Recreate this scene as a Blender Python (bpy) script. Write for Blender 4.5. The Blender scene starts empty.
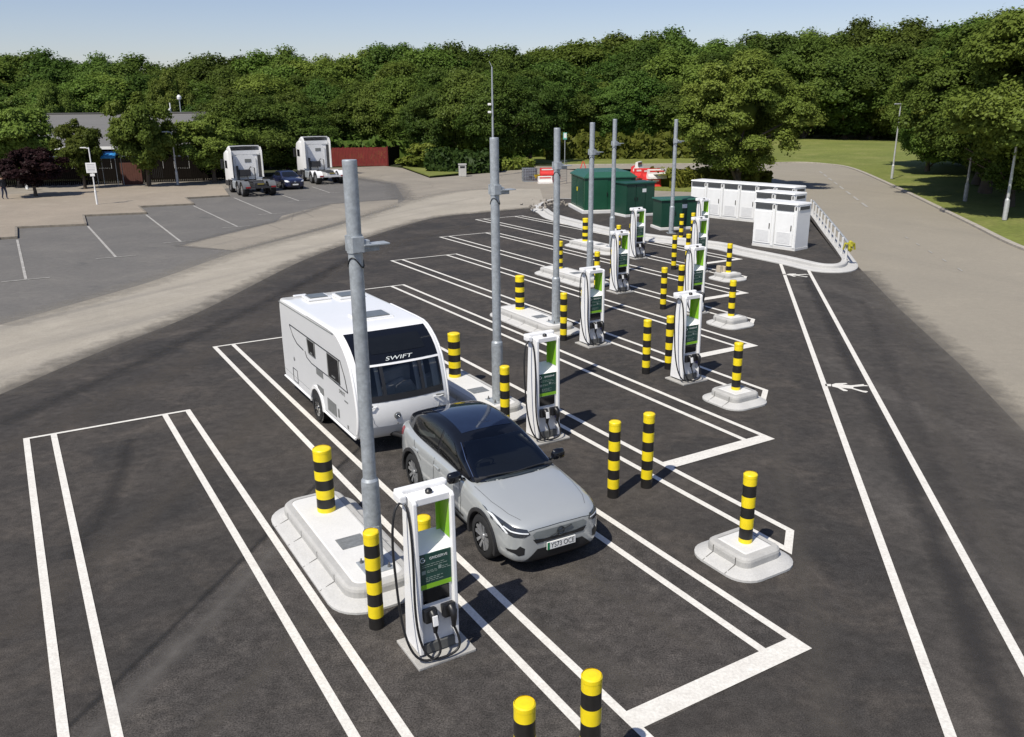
import bpy, bmesh, math, random
import numpy as np
from mathutils import Vector, Matrix
from mathutils.bvhtree import BVHTree

SC = bpy.context.scene
COL = SC.collection
R = math.radians
PI = math.pi
random.seed(11)

# ------------------------------------------------------------------ camera model
FPX, PITCH, ROLL, HC = 843.09, 0.3028, 0.0086, 6.5
_s, _c = math.sin(PITCH), math.cos(PITCH)
_fw = Vector((0, _c, -_s)); _r0 = Vector((1, 0, 0)); _d0 = Vector((0, -_s, -_c))
_cr, _sr = math.cos(ROLL), math.sin(ROLL)
_r = _r0 * _cr + _d0 * _sr
_d = _d0 * _cr - _r0 * _sr

def ray(x, y):
    return _fw + _r * ((x - 512) / FPX) + _d * ((y - 368.5) / FPX)

def G(x, y, h=0.0):
    """point of the plane z = h seen at picture position x, y (survey of the place from the photograph)"""
    v = ray(x, y); t = (h - HC) / v.z
    return Vector((v.x * t, v.y * t, h))

def atY(x, y, Y):
    v = ray(x, y); t = Y / v.y
    return Vector((v.x * t, Y, HC + v.z * t))

cam_d = bpy.data.cameras.new('camera')
cam = bpy.data.objects.new('camera', cam_d); COL.objects.link(cam)
M = Matrix.Identity(4)
for i in range(3):
    M[i][0] = _r[i]; M[i][1] = -_d[i]; M[i][2] = -_fw[i]
M[2][3] = HC
cam.matrix_world = M
cam_d.sensor_fit = 'HORIZONTAL'; cam_d.sensor_width = 36.0
cam_d.lens = FPX / 1024 * 36.0
cam_d.clip_start = 0.1; cam_d.clip_end = 5000
SC.camera = cam
SC.render.resolution_x, SC.render.resolution_y = 1024, 737

# ------------------------------------------------------------------ light
SUN_AZ, SUN_EL = R(-126.0), R(54.0)          # direction towards the sun
sun_d = bpy.data.lights.new('sun', 'SUN'); sun_d.energy = 4.7; sun_d.angle = R(0.53); sun_d.color = (1.0, 0.945, 0.85)
sun = bpy.data.objects.new('sun', sun_d); COL.objects.link(sun)
sv = Vector((math.cos(SUN_AZ) * math.cos(SUN_EL), math.sin(SUN_AZ) * math.cos(SUN_EL), math.sin(SUN_EL)))
sun.rotation_euler = sv.to_track_quat('Z', 'Y').to_euler(); sun.location = (0, 0, 60)
world = bpy.data.worlds.new('World'); SC.world = world; world.use_nodes = True
nt = world.node_tree; nt.nodes.clear()
sky = nt.nodes.new('ShaderNodeTexSky'); sky.sky_type = 'NISHITA'; sky.sun_disc = False
sky.sun_elevation = SUN_EL; sky.sun_rotation = math.atan2(sv.x, sv.y) % (2 * PI)
sky.air_density = 1.0; sky.dust_density = 0.5; sky.ozone_density = 1.6; sky.altitude = 60
bg = nt.nodes.new('ShaderNodeBackground'); bg.inputs['Strength'].default_value = 0.10
wo = nt.nodes.new('ShaderNodeOutputWorld')
tint = nt.nodes.new('ShaderNodeMix'); tint.data_type = 'RGBA'; tint.blend_type = 'MULTIPLY'; tint.inputs['Factor'].default_value = 1.0
tint.inputs['B'].default_value = (1.0, 0.93, 1.03, 1)      # a slightly hazy, less green summer sky
nt.links.new(sky.outputs[0], tint.inputs['A']); nt.links.new(tint.outputs['Result'], bg.inputs[0]); nt.links.new(bg.outputs[0], wo.inputs[0])
vs = SC.view_settings
vs.view_transform = 'Standard'; vs.look = 'None'; vs.exposure = 0.12; vs.gamma = 1.0; vs.use_curve_mapping = False

# ------------------------------------------------------------------ materials
MATS = {}
def rgb(c): return (c[0], c[1], c[2], 1.0)

def mat(name, col, rough=0.6, metal=0.0, var=0.12, scale=6.0, col2=None, bump=0.0, bscale=40.0, spec=0.5, coat=0.0,
        space='Object', var2=0.0, scale2=1.0, stretch=None):
    if name in MATS: return MATS[name]
    m = bpy.data.materials.new(name); m.use_nodes = True
    n = m.node_tree.nodes; l = m.node_tree.links
    b = n['Principled BSDF']
    b.inputs['Roughness'].default_value = rough; b.inputs['Metallic'].default_value = metal
    b.inputs['Specular IOR Level'].default_value = spec
    b.inputs['Coat Weight'].default_value = coat; b.inputs['Coat Roughness'].default_value = 0.04
    tc = n.new('ShaderNodeTexCoord'); src = tc.outputs[space]
    if stretch:
        mp = n.new('ShaderNodeMapping'); mp.inputs['Scale'].default_value = stretch[:3]
        mp.inputs['Rotation'].default_value = (0, 0, stretch[3] if len(stretch) > 3 else 0)
        l.new(src, mp.inputs[0]); src = mp.outputs[0]
    tx = n.new('ShaderNodeTexNoise'); tx.inputs['Scale'].default_value = scale; tx.inputs['Detail'].default_value = 6
    tx.inputs['Roughness'].default_value = 0.62
    l.new(src, tx.inputs['Vector'])
    mx = n.new('ShaderNodeMix'); mx.data_type = 'RGBA'
    c2 = col2 if col2 else tuple(min(1, v * (1 + var)) for v in col)
    c1 = col if col2 else tuple(v * (1 - var) for v in col)
    mx.inputs['A'].default_value = rgb(c1); mx.inputs['B'].default_value = rgb(c2)
    mr = n.new('ShaderNodeMapRange'); mr.inputs['From Min'].default_value = 0.3; mr.inputs['From Max'].default_value = 0.7
    l.new(tx.outputs['Fac'], mr.inputs['Value']); l.new(mr.outputs[0], mx.inputs['Factor'])
    out = mx.outputs['Result']
    if var2:
        t2 = n.new('ShaderNodeTexNoise'); t2.inputs['Scale'].default_value = scale2; t2.inputs['Detail'].default_value = 4
        l.new(tc.outputs[space], t2.inputs['Vector'])
        r2 = n.new('ShaderNodeMapRange'); r2.inputs['From Min'].default_value = 0.3; r2.inputs['From Max'].default_value = 0.7
        r2.inputs['To Min'].default_value = 1 - var2; r2.inputs['To Max'].default_value = 1 + var2
        l.new(t2.outputs['Fac'], r2.inputs['Value'])
        mm = n.new('ShaderNodeVectorMath'); mm.operation = 'SCALE'
        l.new(out, mm.inputs[0]); l.new(r2.outputs[0], mm.inputs['Scale']); out = mm.outputs[0]
    l.new(out, b.inputs['Base Color'])
    if bump:
        tb = n.new('ShaderNodeTexNoise'); tb.inputs['Scale'].default_value = bscale; tb.inputs['Detail'].default_value = 4
        l.new(tc.outputs[space], tb.inputs['Vector'])
        bp = n.new('ShaderNodeBump'); bp.inputs['Strength'].default_value = bump; bp.inputs['Distance'].default_value = 0.02
        l.new(tb.outputs['Fac'], bp.inputs['Height']); l.new(bp.outputs[0], b.inputs['Normal'])
    MATS[name] = m
    return m

def ground_mat(name, base, dark, pale, big=0.25, streak=None, grain=70.0, grain_amt=0.35, rough=0.9, pale_amt=0.5, stain=None, cracks=False, mid=0.12, speck=None):
    """worn surface: broad mottling, paler dust, fine grain, optional streaks along a direction"""
    m = bpy.data.materials.new(name); m.use_nodes = True
    n = m.node_tree.nodes; l = m.node_tree.links; b = n['Principled BSDF']
    b.inputs['Roughness'].default_value = rough; b.inputs['Specular IOR Level'].default_value = 0.25
    tc = n.new('ShaderNodeTexCoord')
    def noise(sc, det=6, rg=0.6, vec=None, dist=0.0):
        t = n.new('ShaderNodeTexNoise'); t.inputs['Scale'].default_value = sc; t.inputs['Detail'].default_value = det
        t.inputs['Roughness'].default_value = rg; t.inputs['Distortion'].default_value = dist
        l.new(vec if vec else tc.outputs['Object'], t.inputs['Vector']); return t.outputs['Fac']
    def rng(v, a, c, lo=0.0, hi=1.0):
        r = n.new('ShaderNodeMapRange'); r.inputs['From Min'].default_value = a; r.inputs['From Max'].default_value = c
        r.inputs['To Min'].default_value = lo; r.inputs['To Max'].default_value = hi; l.new(v, r.inputs['Value']); return r.outputs[0]
    def mix(f, a, c):
        x = n.new('ShaderNodeMix'); x.data_type = 'RGBA'
        for k, v in (('A', a), ('B', c)):
            if isinstance(v, tuple): x.inputs[k].default_value = rgb(v)
            else: l.new(v, x.inputs[k])
        l.new(f, x.inputs['Factor']); return x.outputs['Result']
    c = mix(rng(noise(big, 7, 0.65), 0.32, 0.68), base, dark)
    c = mix(rng(noise(big * 2.7, 8, 0.7, dist=0.6), 0.5, 0.78, 0, pale_amt), c, pale)
    if streak:
        mp = n.new('ShaderNodeMapping'); mp.vector_type = 'TEXTURE'
        mp.inputs['Rotation'].default_value = (0, 0, streak[0]); mp.inputs['Scale'].default_value = (streak[1], 1.0, 1.0)
        l.new(tc.outputs['Object'], mp.inputs[0])
        c = mix(rng(noise(streak[2], 5, 0.6, mp.outputs[0]), 0.52, 0.75, 0, streak[3]), c, streak[4])
    if stain:
        c = mix(rng(noise(0.55, 5, 0.55, dist=0.4), 0.62, 0.72, 0, stain[0]), c, stain[1])
    if cracks:
        v = n.new('ShaderNodeTexVoronoi'); v.feature = 'DISTANCE_TO_EDGE'; v.inputs['Scale'].default_value = 0.22
        l.new(tc.outputs['Object'], v.inputs['Vector'])
        c = mix(rng(v.outputs['Distance'], 0.0, 0.012, 0.45, 0.0), c, tuple(x * 0.5 for x in dark))
    if mid:
        mm = n.new('ShaderNodeVectorMath'); mm.operation = 'SCALE'; l.new(c, mm.inputs[0]); l.new(rng(noise(4.5, 7, 0.78), 0.38, 0.62, 1 - mid, 1 + mid), mm.inputs['Scale']); c = mm.outputs[0]
    if speck:
        c = mix(rng(noise(2.3, 9, 0.8, dist=0.8), 0.60, 0.72, 0, speck[0]), c, speck[1])
        c = mix(rng(noise(24.0, 4, 0.7), 0.66, 0.74, 0, speck[0]), c, speck[1])
    g = noise(grain, 3, 0.7)
    sc = n.new('ShaderNodeVectorMath'); sc.operation = 'SCALE'
    l.new(c, sc.inputs[0]); l.new(rng(g, 0.3, 0.7, 1 - grain_amt, 1 + grain_amt), sc.inputs['Scale'])
    l.new(sc.outputs[0], b.inputs['Base Color'])
    bp = n.new('ShaderNodeBump'); bp.inputs['Strength'].default_value = 0.35; bp.inputs['Distance'].default_value = 0.01
    l.new(g, bp.inputs['Height']); l.new(bp.outputs[0], b.inputs['Normal'])
    MATS[name] = m
    return m

def leaf_mat(name, dark, light, trans=0.3):
    m = bpy.data.materials.new(name); m.use_nodes = True
    n = m.node_tree.nodes; l = m.node_tree.links; n.clear()
    out = n.new('ShaderNodeOutputMaterial'); tc = n.new('ShaderNodeTexCoord')
    tx = n.new('ShaderNodeTexNoise'); tx.inputs['Scale'].default_value = 1.1; tx.inputs['Detail'].default_value = 5
    l.new(tc.outputs['Object'], tx.inputs['Vector'])
    oi = n.new('ShaderNodeObjectInfo')
    mx = n.new('ShaderNodeMix'); mx.data_type = 'RGBA'; mx.inputs['A'].default_value = rgb(dark); mx.inputs['B'].default_value = rgb(light)
    mr = n.new('ShaderNodeMapRange'); mr.inputs['From Min'].default_value = 0.3; mr.inputs['From Max'].default_value = 0.7
    l.new(tx.outputs['Fac'], mr.inputs['Value']); l.new(mr.outputs[0], mx.inputs['Factor'])
    hs = n.new('ShaderNodeHueSaturation')
    for k, lo, hi in (('Hue', 0.476, 0.516), ('Value', 0.70, 1.35)):
        r = n.new('ShaderNodeMapRange'); r.inputs['To Min'].default_value = lo; r.inputs['To Max'].default_value = hi
        if k == 'Hue':
            w = n.new('ShaderNodeMath'); w.operation = 'FRACT'; w2 = n.new('ShaderNodeMath'); w2.operation = 'MULTIPLY'; w2.inputs[1].default_value = 7.31
            l.new(oi.outputs['Random'], w2.inputs[0]); l.new(w2.outputs[0], w.inputs[0]); l.new(w.outputs[0], r.inputs['Value'])
        else: l.new(oi.outputs['Random'], r.inputs['Value'])
        l.new(r.outputs[0], hs.inputs[k])
    l.new(mx.outputs['Result'], hs.inputs['Color'])
    d = n.new('ShaderNodeBsdfDiffuse'); t = n.new('ShaderNodeBsdfTranslucent'); g = n.new('ShaderNodeBsdfGlossy'); g.inputs['Roughness'].default_value = 0.45
    l.new(hs.outputs[0], d.inputs[0]); l.new(hs.outputs[0], t.inputs[0])
    a = n.new('ShaderNodeMixShader'); a.inputs[0].default_value = trans
    l.new(d.outputs[0], a.inputs[1]); l.new(t.outputs[0], a.inputs[2])
    c = n.new('ShaderNodeMixShader'); c.inputs[0].default_value = 0.006; g.inputs[0].default_value = (0.8, 0.85, 0.8, 1)
    l.new(a.outputs[0], c.inputs[1]); l.new(g.outputs[0], c.inputs[2]); l.new(c.outputs[0], out.inputs[0])
    MATS[name] = m
    return m

# ------------------------------------------------------------------ mesh builder
class MB:
    def __init__(s): s.v = []; s.f = []; s.m = []; s.sm = []
    def add(s, vs_, fs_, mi=0, smooth=False):
        o = len(s.v); s.v += [tuple(p) for p in vs_]
        for f in fs_:
            s.f.append([i + o for i in f]); s.m.append(mi); s.sm.append(smooth)
        return s
    def box(s, c, d, rz=0, mi=0, bev=0.0, taper=(1, 1), mat4=None):
        x, y, z = d[0] / 2, d[1] / 2, d[2] / 2
        pts = []
        for sz in (-1, 1):
            kx, ky = taper if sz > 0 else (1, 1)
            for sx, sy in ((-1, -1), (1, -1), (1, 1), (-1, 1)):
                pts.append(Vector((sx * x * kx, sy * y * ky, sz * z)))
        fs_ = [(3, 2, 1, 0), (4, 5, 6, 7), (0, 1, 5, 4), (1, 2, 6, 5), (2, 3, 7, 6), (3, 0, 4, 7)]
        if bev > 0:
            bm = bmesh.new(); vv = [bm.verts.new(p) for p in pts]
            for f in fs_: bm.faces.new([vv[i] for i in f])
            bmesh.ops.bevel(bm, geom=list(bm.edges), offset=bev, segments=2, profile=0.6, affect='EDGES')
            bm.verts.index_update(); pts = [v.co.copy() for v in bm.verts]; fs_ = [[v.index for v in f.verts] for f in bm.faces]; bm.free()
        rot = mat4 if mat4 is not None else Matrix.Rotation(rz, 4, 'Z')
        s.add([rot @ p + Vector(c) for p in pts], fs_, mi); return s
    def prism(s, poly, z0, z1, mi=0, bev=0.0, scale_top=None, cap=True, smooth=False):
        n = len(poly)
        area = sum(poly[i][0] * poly[(i + 1) % n][1] - poly[(i + 1) % n][0] * poly[i][1] for i in range(n))
        if area < 0: poly = poly[::-1]
        top = scale_top if scale_top else poly
        if scale_top and area < 0: top = scale_top[::-1]
        pts = [(p[0], p[1], z0) for p in poly] + [(p[0], p[1], z1) for p in top]
        s.add(pts, [(i, (i + 1) % n, (i + 1) % n + n, i + n) for i in range(n)], mi, smooth)
        if cap: s.add(pts, [list(range(n, 2 * n)), list(range(n))[::-1]], mi)
        return s
    def rings(s, rings_, mi=0, smooth=True, cap0=True, cap1=True, closed=True):
        n = len(rings_[0]); vs_ = [p for r in rings_ for p in r]; fs_ = []
        for k in range(len(rings_) - 1):
            for i in range(n if closed else n - 1):
                j = (i + 1) % n
                fs_.append((k * n + i, k * n + j, (k + 1) * n + j, (k + 1) * n + i))
        s.add(vs_, fs_, mi, smooth)
        if cap0: s.add(rings_[0], [list(range(n))[::-1]], mi)
        if cap1: s.add(rings_[-1], [list(range(n))], mi)
        return s
    def tube(s, path, rad, n=10, mi=0, smooth=True, caps=True):
        path = [Vector(p) for p in path]; rs = rad if isinstance(rad, (list, tuple)) else [rad] * len(path)
        t0 = (path[1] - path[0]).normalized(); up = Vector((0, 0, 1)) if abs(t0.z) < 0.9 else Vector((1, 0, 0))
        a = t0.cross(up).normalized(); rr = []
        for i, p in enumerate(path):
            t = (path[min(i + 1, len(path) - 1)] - path[max(i - 1, 0)]).normalized()
            a = (a - t * a.dot(t)).normalized(); b = t.cross(a)
            rr.append([p + (a * math.cos(2 * PI * k / n) + b * math.sin(2 * PI * k / n)) * rs[i] for k in range(n)])
        return s.rings(rr, mi, smooth, caps, caps)
    def cyl(s, p0, p1, r0, r1=None, n=16, mi=0, smooth=True):
        return s.tube([p0, p1], [r0, r1 if r1 is not None else r0], n, mi, smooth)
    def lathe(s, prof, c=(0, 0, 0), n=24, mi=0, axis='Z', mis=None, smooth=True):
        """prof: list of (radius, height)"""
        c = Vector(c); rr = []
        for r, h in prof:
            ring = []
            for k in range(n):
                a = 2 * PI * k / n
                p = Vector((r * math.cos(a), r * math.sin(a), h))
                if axis == 'Y': p = Vector((p.x, h, -p.y))
                if axis == 'X': p = Vector((h, p.x, p.y))
                ring.append(c + p)
            rr.append(ring)
        for k in range(len(rr) - 1):
            s.rings([rr[k], rr[k + 1]], mis[k] if mis else mi, smooth, False, False)
        return s
    def quad(s, a, b, c, d, mi=0): s.add([a, b, c, d], [(0, 1, 2, 3)], mi); return s
    def build(s, name, mats, parent=None, label=None, loc=None, rz=0):
        me = bpy.data.meshes.new(name); me.from_pydata(s.v, [], s.f)
        if not isinstance(mats, (list, tuple)): mats = [mats]
        for m in mats: me.materials.append(m)
        me.polygons.foreach_set('material_index', s.m)
        me.polygons.foreach_set('use_smooth', s.sm)
        me.update()
        o = bpy.data.objects.new(name, me); COL.objects.link(o)
        if parent: o.parent = parent
        if label: o['label'] = label
        if loc is not None: o.location = loc; o.rotation_euler.z = rz
        return o

def tag(o, label=None, cat=None, group=None, kind=None):
    if label: o['label'] = label
    if cat: o['category'] = cat
    if group: o['group'] = group
    if kind: o['kind'] = kind
    return o

def thing(name, label, cat, loc=(0, 0, 0), rz=0, group=None):
    o = bpy.data.objects.new(name, None); COL.objects.link(o); o.empty_display_size = 0.2
    o.location = loc; o.rotation_euler = (0, 0, rz)
    return tag(o, label, cat, group)

def dup(root, loc, rz, label, group=None):
    r = root.copy(); COL.objects.link(r); r.location = loc; r.rotation_euler = (0, 0, rz); r['label'] = label
    if group: r['group'] = group
    for ch in list(root.children):
        c = ch.copy(); COL.objects.link(c); c.parent = r
        for g in list(ch.children):
            d = g.copy(); COL.objects.link(d); d.parent = c
    return r

def recalc(o):
    bm = bmesh.new(); bm.from_mesh(o.data); bmesh.ops.remove_doubles(bm, verts=bm.verts, dist=1e-5)
    bmesh.ops.recalc_face_normals(bm, faces=bm.faces); bm.to_mesh(o.data); bm.free(); return o

def sheet(name, poly, z, m, kind='structure'):
    poly = [(p[0], p[1]) for p in poly]
    bm = bmesh.new(); f = bm.faces.new([bm.verts.new((x, y, 0)) for x, y in poly])
    bmesh.ops.triangulate(bm, faces=[f])
    bmesh.ops.recalc_face_normals(bm, faces=bm.faces)
    for f in bm.faces:
        if f.normal.z < 0: f.normal_flip()
    me = bpy.data.meshes.new(name); bm.to_mesh(me); bm.free(); me.materials.append(m)
    o = bpy.data.objects.new(name, me); COL.objects.link(o); o.location.z = z
    return tag(o, kind=kind)

def smooth_poly(pts, sub=6, closed=False):
    """Catmull-Rom through pts"""
    P = [Vector((p[0], p[1], 0)) for p in pts]; out = []; n = len(P)
    rng = range(n if closed else n - 1)
    for i in rng:
        p0 = P[(i - 1) % n] if closed or i > 0 else P[0]; p1 = P[i]; p2 = P[(i + 1) % n]
        p3 = P[(i + 2) % n] if closed or i + 2 < n else P[-1]
        for k in range(sub):
            t = k / sub
            out.append(0.5 * ((2 * p1) + (p2 - p0) * t + (2 * p0 - 5 * p1 + 4 * p2 - p3) * t * t + (3 * p1 - p0 - 3 * p2 + p3) * t ** 3))
    if not closed: out.append(P[-1])
    return out

def text_mb(body, size, m, name, parent, loc, rot, extrude=0.002, align='CENTER', xscale=1.0, shear=0.0):
    cu = bpy.data.curves.new('t', 'FONT'); cu.body = body; cu.size = size; cu.extrude = extrude; cu.align_x = align; cu.align_y = 'CENTER'
    cu.shear = shear
    o = bpy.data.objects.new('t', cu); COL.objects.link(o)
    dg = bpy.context.evaluated_depsgraph_get()
    me = bpy.data.meshes.new_from_object(o.evaluated_get(dg)); bpy.data.objects.remove(o)
    me.materials.clear(); me.materials.append(m)
    q = bpy.data.objects.new(name, me); COL.objects.link(q); q.parent = parent
    q.location = loc; q.rotation_euler = rot; q.scale.x = xscale
    return q

# the charging bays: U runs along the bay lines towards the viewer's right, V across them
PHI = -1.0349
U = Vector((math.cos(PHI), math.sin(PHI), 0)); V = Vector((-math.sin(PHI), math.cos(PHI), 0))
P0 = Vector((-0.3213 * 6.5, 1.6965 * 6.5, 0))
RZ = PHI + PI / 2                     # turns local -Y into U and local X into V
def W(k, u, v, z=0.0):
    return P0 + U * (u - 5.16 * k) + V * (v + 4.975 * k) + Vector((0, 0, z))
def B(u, v):                          # absolute bay frame
    return P0 + U * u + V * v
# ------------------------------------------------------------------ ground materials
g_terrain = ground_mat('woodland_floor', (0.05, 0.06, 0.022), (0.035, 0.04, 0.018), (0.09, 0.09, 0.045), big=0.15, grain=6, grain_amt=0.4)
g_yard = ground_mat('old_yard_tarmac', (0.275, 0.245, 0.2), (0.225, 0.203, 0.168), (0.35, 0.315, 0.255), big=0.16, grain=30, grain_amt=0.13, mid=0.05, streak=(R(60), 14.0, 0.5, 0.45, (0.17, 0.16, 0.14)), cracks=True)
g_lot = ground_mat('worn_grey_tarmac', (0.148, 0.140, 0.128), (0.118, 0.113, 0.105), (0.20, 0.187, 0.165), big=0.14, grain=30, grain_amt=0.18, streak=(R(-59), 8.0, 0.4, 0.35, (0.11, 0.108, 0.104)), stain=(0.5, (0.085, 0.083, 0.08)), mid=0.1)
g_lane = ground_mat('concrete_lane', (0.35, 0.317, 0.26), (0.285, 0.26, 0.215), (0.44, 0.40, 0.335), big=0.16, grain=22, grain_amt=0.12, mid=0.05, pale_amt=0.55, streak=(R(62), 24.0, 0.6, 0.8, (0.19, 0.177, 0.155)))
g_road = ground_mat('pale_road_tarmac', (0.275, 0.248, 0.198), (0.252, 0.228, 0.184), (0.325, 0.292, 0.23), big=0.10, grain=30, grain_amt=0.12, mid=0.05, streak=(R(112), 26.0, 0.35, 0.3, (0.17, 0.158, 0.135)))
g_new = ground_mat('new_asphalt', (0.056, 0.0495, 0.0435), (0.033, 0.031, 0.029), (0.10, 0.085, 0.070), big=0.28, grain=60, grain_amt=0.6, pale_amt=0.75, mid=0.25, speck=(0.4, (0.13, 0.115, 0.098)), streak=(R(35), 9.0, 0.6, 0.6, (0.084, 0.073, 0.062)), stain=(0.5, (0.026, 0.026, 0.026)))
g_new2 = ground_mat('coarser_asphalt', (0.064, 0.057, 0.051), (0.042, 0.039, 0.036), (0.112, 0.099, 0.085), big=0.4, grain=50, grain_amt=0.75, pale_amt=0.7, mid=0.3, speck=(0.5, (0.15, 0.135, 0.118)), streak=(R(40), 7.0, 0.7, 0.5, (0.09, 0.08, 0.069)), stain=(0.5, (0.032, 0.031, 0.03)))
g_lines_new = ground_mat('lane_asphalt', (0.064, 0.057, 0.050), (0.042, 0.039, 0.0355), (0.112, 0.099, 0.085), big=0.22, grain=60, grain_amt=0.5, pale_amt=0.6, mid=0.22, speck=(0.35, (0.13, 0.116, 0.1)), streak=(R(-78), 18.0, 0.75, 0.6, (0.1, 0.091, 0.081)))
g_tar = ground_mat('tar_stain', (0.035, 0.034, 0.033), (0.028, 0.028, 0.027), (0.06, 0.056, 0.05), big=0.8, grain=80, grain_amt=0.4)
g_slab = ground_mat('beige_paving', (0.30, 0.255, 0.2), (0.25, 0.215, 0.17), (0.36, 0.315, 0.25), big=0.2, grain=12, grain_amt=0.1, mid=0.05, stain=(0.3, (0.2, 0.17, 0.135)))
g_grass = ground_mat('mown_grass', (0.165, 0.185, 0.042), (0.12, 0.145, 0.032), (0.255, 0.24, 0.085), big=0.10, grain=4, grain_amt=0.22, pale_amt=0.75)
m_paint = mat('white_road_paint', (0.70, 0.68, 0.62), 0.75, col2=(0.60, 0.575, 0.52), scale=5, var2=0.12, scale2=26, bump=0.2)
m_oldpaint = mat('faded_road_paint', (0.44, 0.425, 0.39), 0.8, col2=(0.22, 0.21, 0.19), scale=4)
m_conc = mat('kerb_concrete', (0.47, 0.465, 0.445), 0.85, var=0.06, scale=3, var2=0.07, scale2=40, bump=0.12, bscale=60)
m_conc2 = mat('slab_concrete', (0.63, 0.625, 0.60), 0.85, var=0.05, scale=2, var2=0.05, scale2=40, bump=0.1, bscale=50)
m_pad = mat('pad_concrete', (0.36, 0.35, 0.325), 0.9, var=0.15, scale=6, var2=0.08, scale2=30, bump=0.15, bscale=50)
m_upst = mat('upstand_concrete', (0.40, 0.395, 0.375), 0.85, var=0.1, scale=3, var2=0.06, scale2=40, bump=0.12, bscale=60)
m_kerbold = mat('old_kerb_stone', (0.34, 0.31, 0.26), 0.9, var=0.2, scale=4)

sheet('terrain', [(-2500, -600), (2500, -600), (2500, 3000), (-2500, 3000)], -0.02, g_terrain)

def px(*pts): return [G(x, y) for x, y in pts]

# old yard and the roads
sheet('yard', [(-90, -10), (60, -10), (60, 30), (34, 52), (30, 70)] + px((760, 178), (690, 168), (520, 166), (500, 172), (430, 178), (402, 168), (385, 166), (330, 168), (300, 175)) + [(-60, 72), (-90, 72)], 0.0, g_yard)
kerb_r = smooth_poly(px((1130, 284), (1024, 250), (965, 221.5), (892, 186), (851, 168.6), (824, 164.4), (800, 163), (768, 163.5), (690, 164.5), (560, 165.5)))
road_in = px((560, 169), (690, 169), (745, 174), (775, 184), (800, 196), (811.6, 209), (856, 264), (900, 310), (960, 365), (1024, 432)) + [Vector((10.2, 8, 0)), Vector((10.5, -6, 0)), Vector((40, -6, 0))]
sheet('road', kerb_r + road_in, 0.004, g_road)
lot_poly = [Vector((-60, 40, 0))] + px((0, 222), (60, 214), (120, 204), (170, 197), (215, 191), (238, 186), (250, 183), (300, 178), (345, 176), (395, 184), (405, 200), (380, 212), (340, 225), (240, 250), (150, 282), (0, 325)) + [Vector((-24, 16, 0)), Vector((-60, 14, 0))]
sheet('parking_area', lot_poly, 0.004, g_lot)
asph_edge = smooth_poly(px((0, 395), (100, 352), (200, 312), (300, 262), (360, 240), (430, 219), (480, 213), (535, 208)))
lane_up = smooth_poly(px((540, 189), (470, 190), (410, 201), (340, 225), (240, 251), (150, 282), (0, 325)))
sheet('lane', [Vector((-21, -4, 0)), Vector((-12.6, -4, 0)), Vector((-12.6, 12, 0))] + asph_edge + [G(545, 205)] + lane_up + [Vector((-19, 16, 0))], 0.008, g_lane)
sheet('worn_patch', px((178, 246), (236, 251), (330, 226), (398, 206), (398, 199), (330, 204), (282, 216), (276, 222)), 0.0062, g_yard)

asph = [Vector((-12.6, -4, 0)), Vector((-12.6, 12, 0))] + asph_edge + px((560, 205), (700, 205), (800, 215), (853, 262), (862, 271), (900, 310), (960, 365), (1024, 432)) + [Vector((10.3, 8, 0)), Vector((10.5, -4, 0))]
sheet('asphalt', asph, 0.012, g_new)
sheet('asphalt_patch', px((40, 760), (59, 737), (140, 661), (201, 601), (262, 541), (318, 484), (345, 462), (420, 392), (520, 465), (600, 514), (730, 599), (787, 638), (806, 650), (640, 734), (600, 760)), 0.016, g_new2)
lane2 = px((780.5, 264), (862, 274), (900, 310), (960, 365), (1024, 432)) + [Vector((10.25, 8, 0)), Vector((10.4, -3.5, 0)), Vector((7.6, -3.5, 0))] + px((905, 737), (850, 540), (800, 400), (770, 310))[0:0] + [G(951, 740) + Vector((0, 0, 0)), G(866, 505), G(780.5, 264)]
sheet('driveway', lane2, 0.016, g_lines_new)

# dusty, trodden edge where the new asphalt runs out over the old yard: an uneven film of grit
def grit_mat(name, col, amt=0.85):
    m = bpy.data.materials.new(name); m.use_nodes = True; n = m.node_tree.nodes; l = m.node_tree.links; b = n['Principled BSDF']
    b.inputs['Base Color'].default_value = rgb(col); b.inputs['Roughness'].default_value = 0.95
    tc = n.new('ShaderNodeTexCoord'); sp = n.new('ShaderNodeSeparateXYZ'); l.new(tc.outputs['UV'], sp.inputs[0])
    t = n.new('ShaderNodeTexNoise'); t.inputs['Scale'].default_value = 1.8; t.inputs['Detail'].default_value = 9; t.inputs['Roughness'].default_value = 0.72; l.new(tc.outputs['Object'], t.inputs['Vector'])
    a = n.new('ShaderNodeMath'); a.operation = 'MULTIPLY_ADD'; a.inputs[1].default_value = 1.5; a.inputs[2].default_value = -0.75; l.new(t.outputs['Fac'], a.inputs[0])
    c = n.new('ShaderNodeMath'); c.operation = 'ADD'; c.use_clamp = True; l.new(a.outputs[0], c.inputs[0]); l.new(sp.outputs['Y'], c.inputs[1])
    k = n.new('ShaderNodeMath'); k.operation = 'MULTIPLY'; k.inputs[1].default_value = amt; l.new(c.outputs[0], k.inputs[0]); l.new(k.outputs[0], b.inputs['Alpha']); return m
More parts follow.
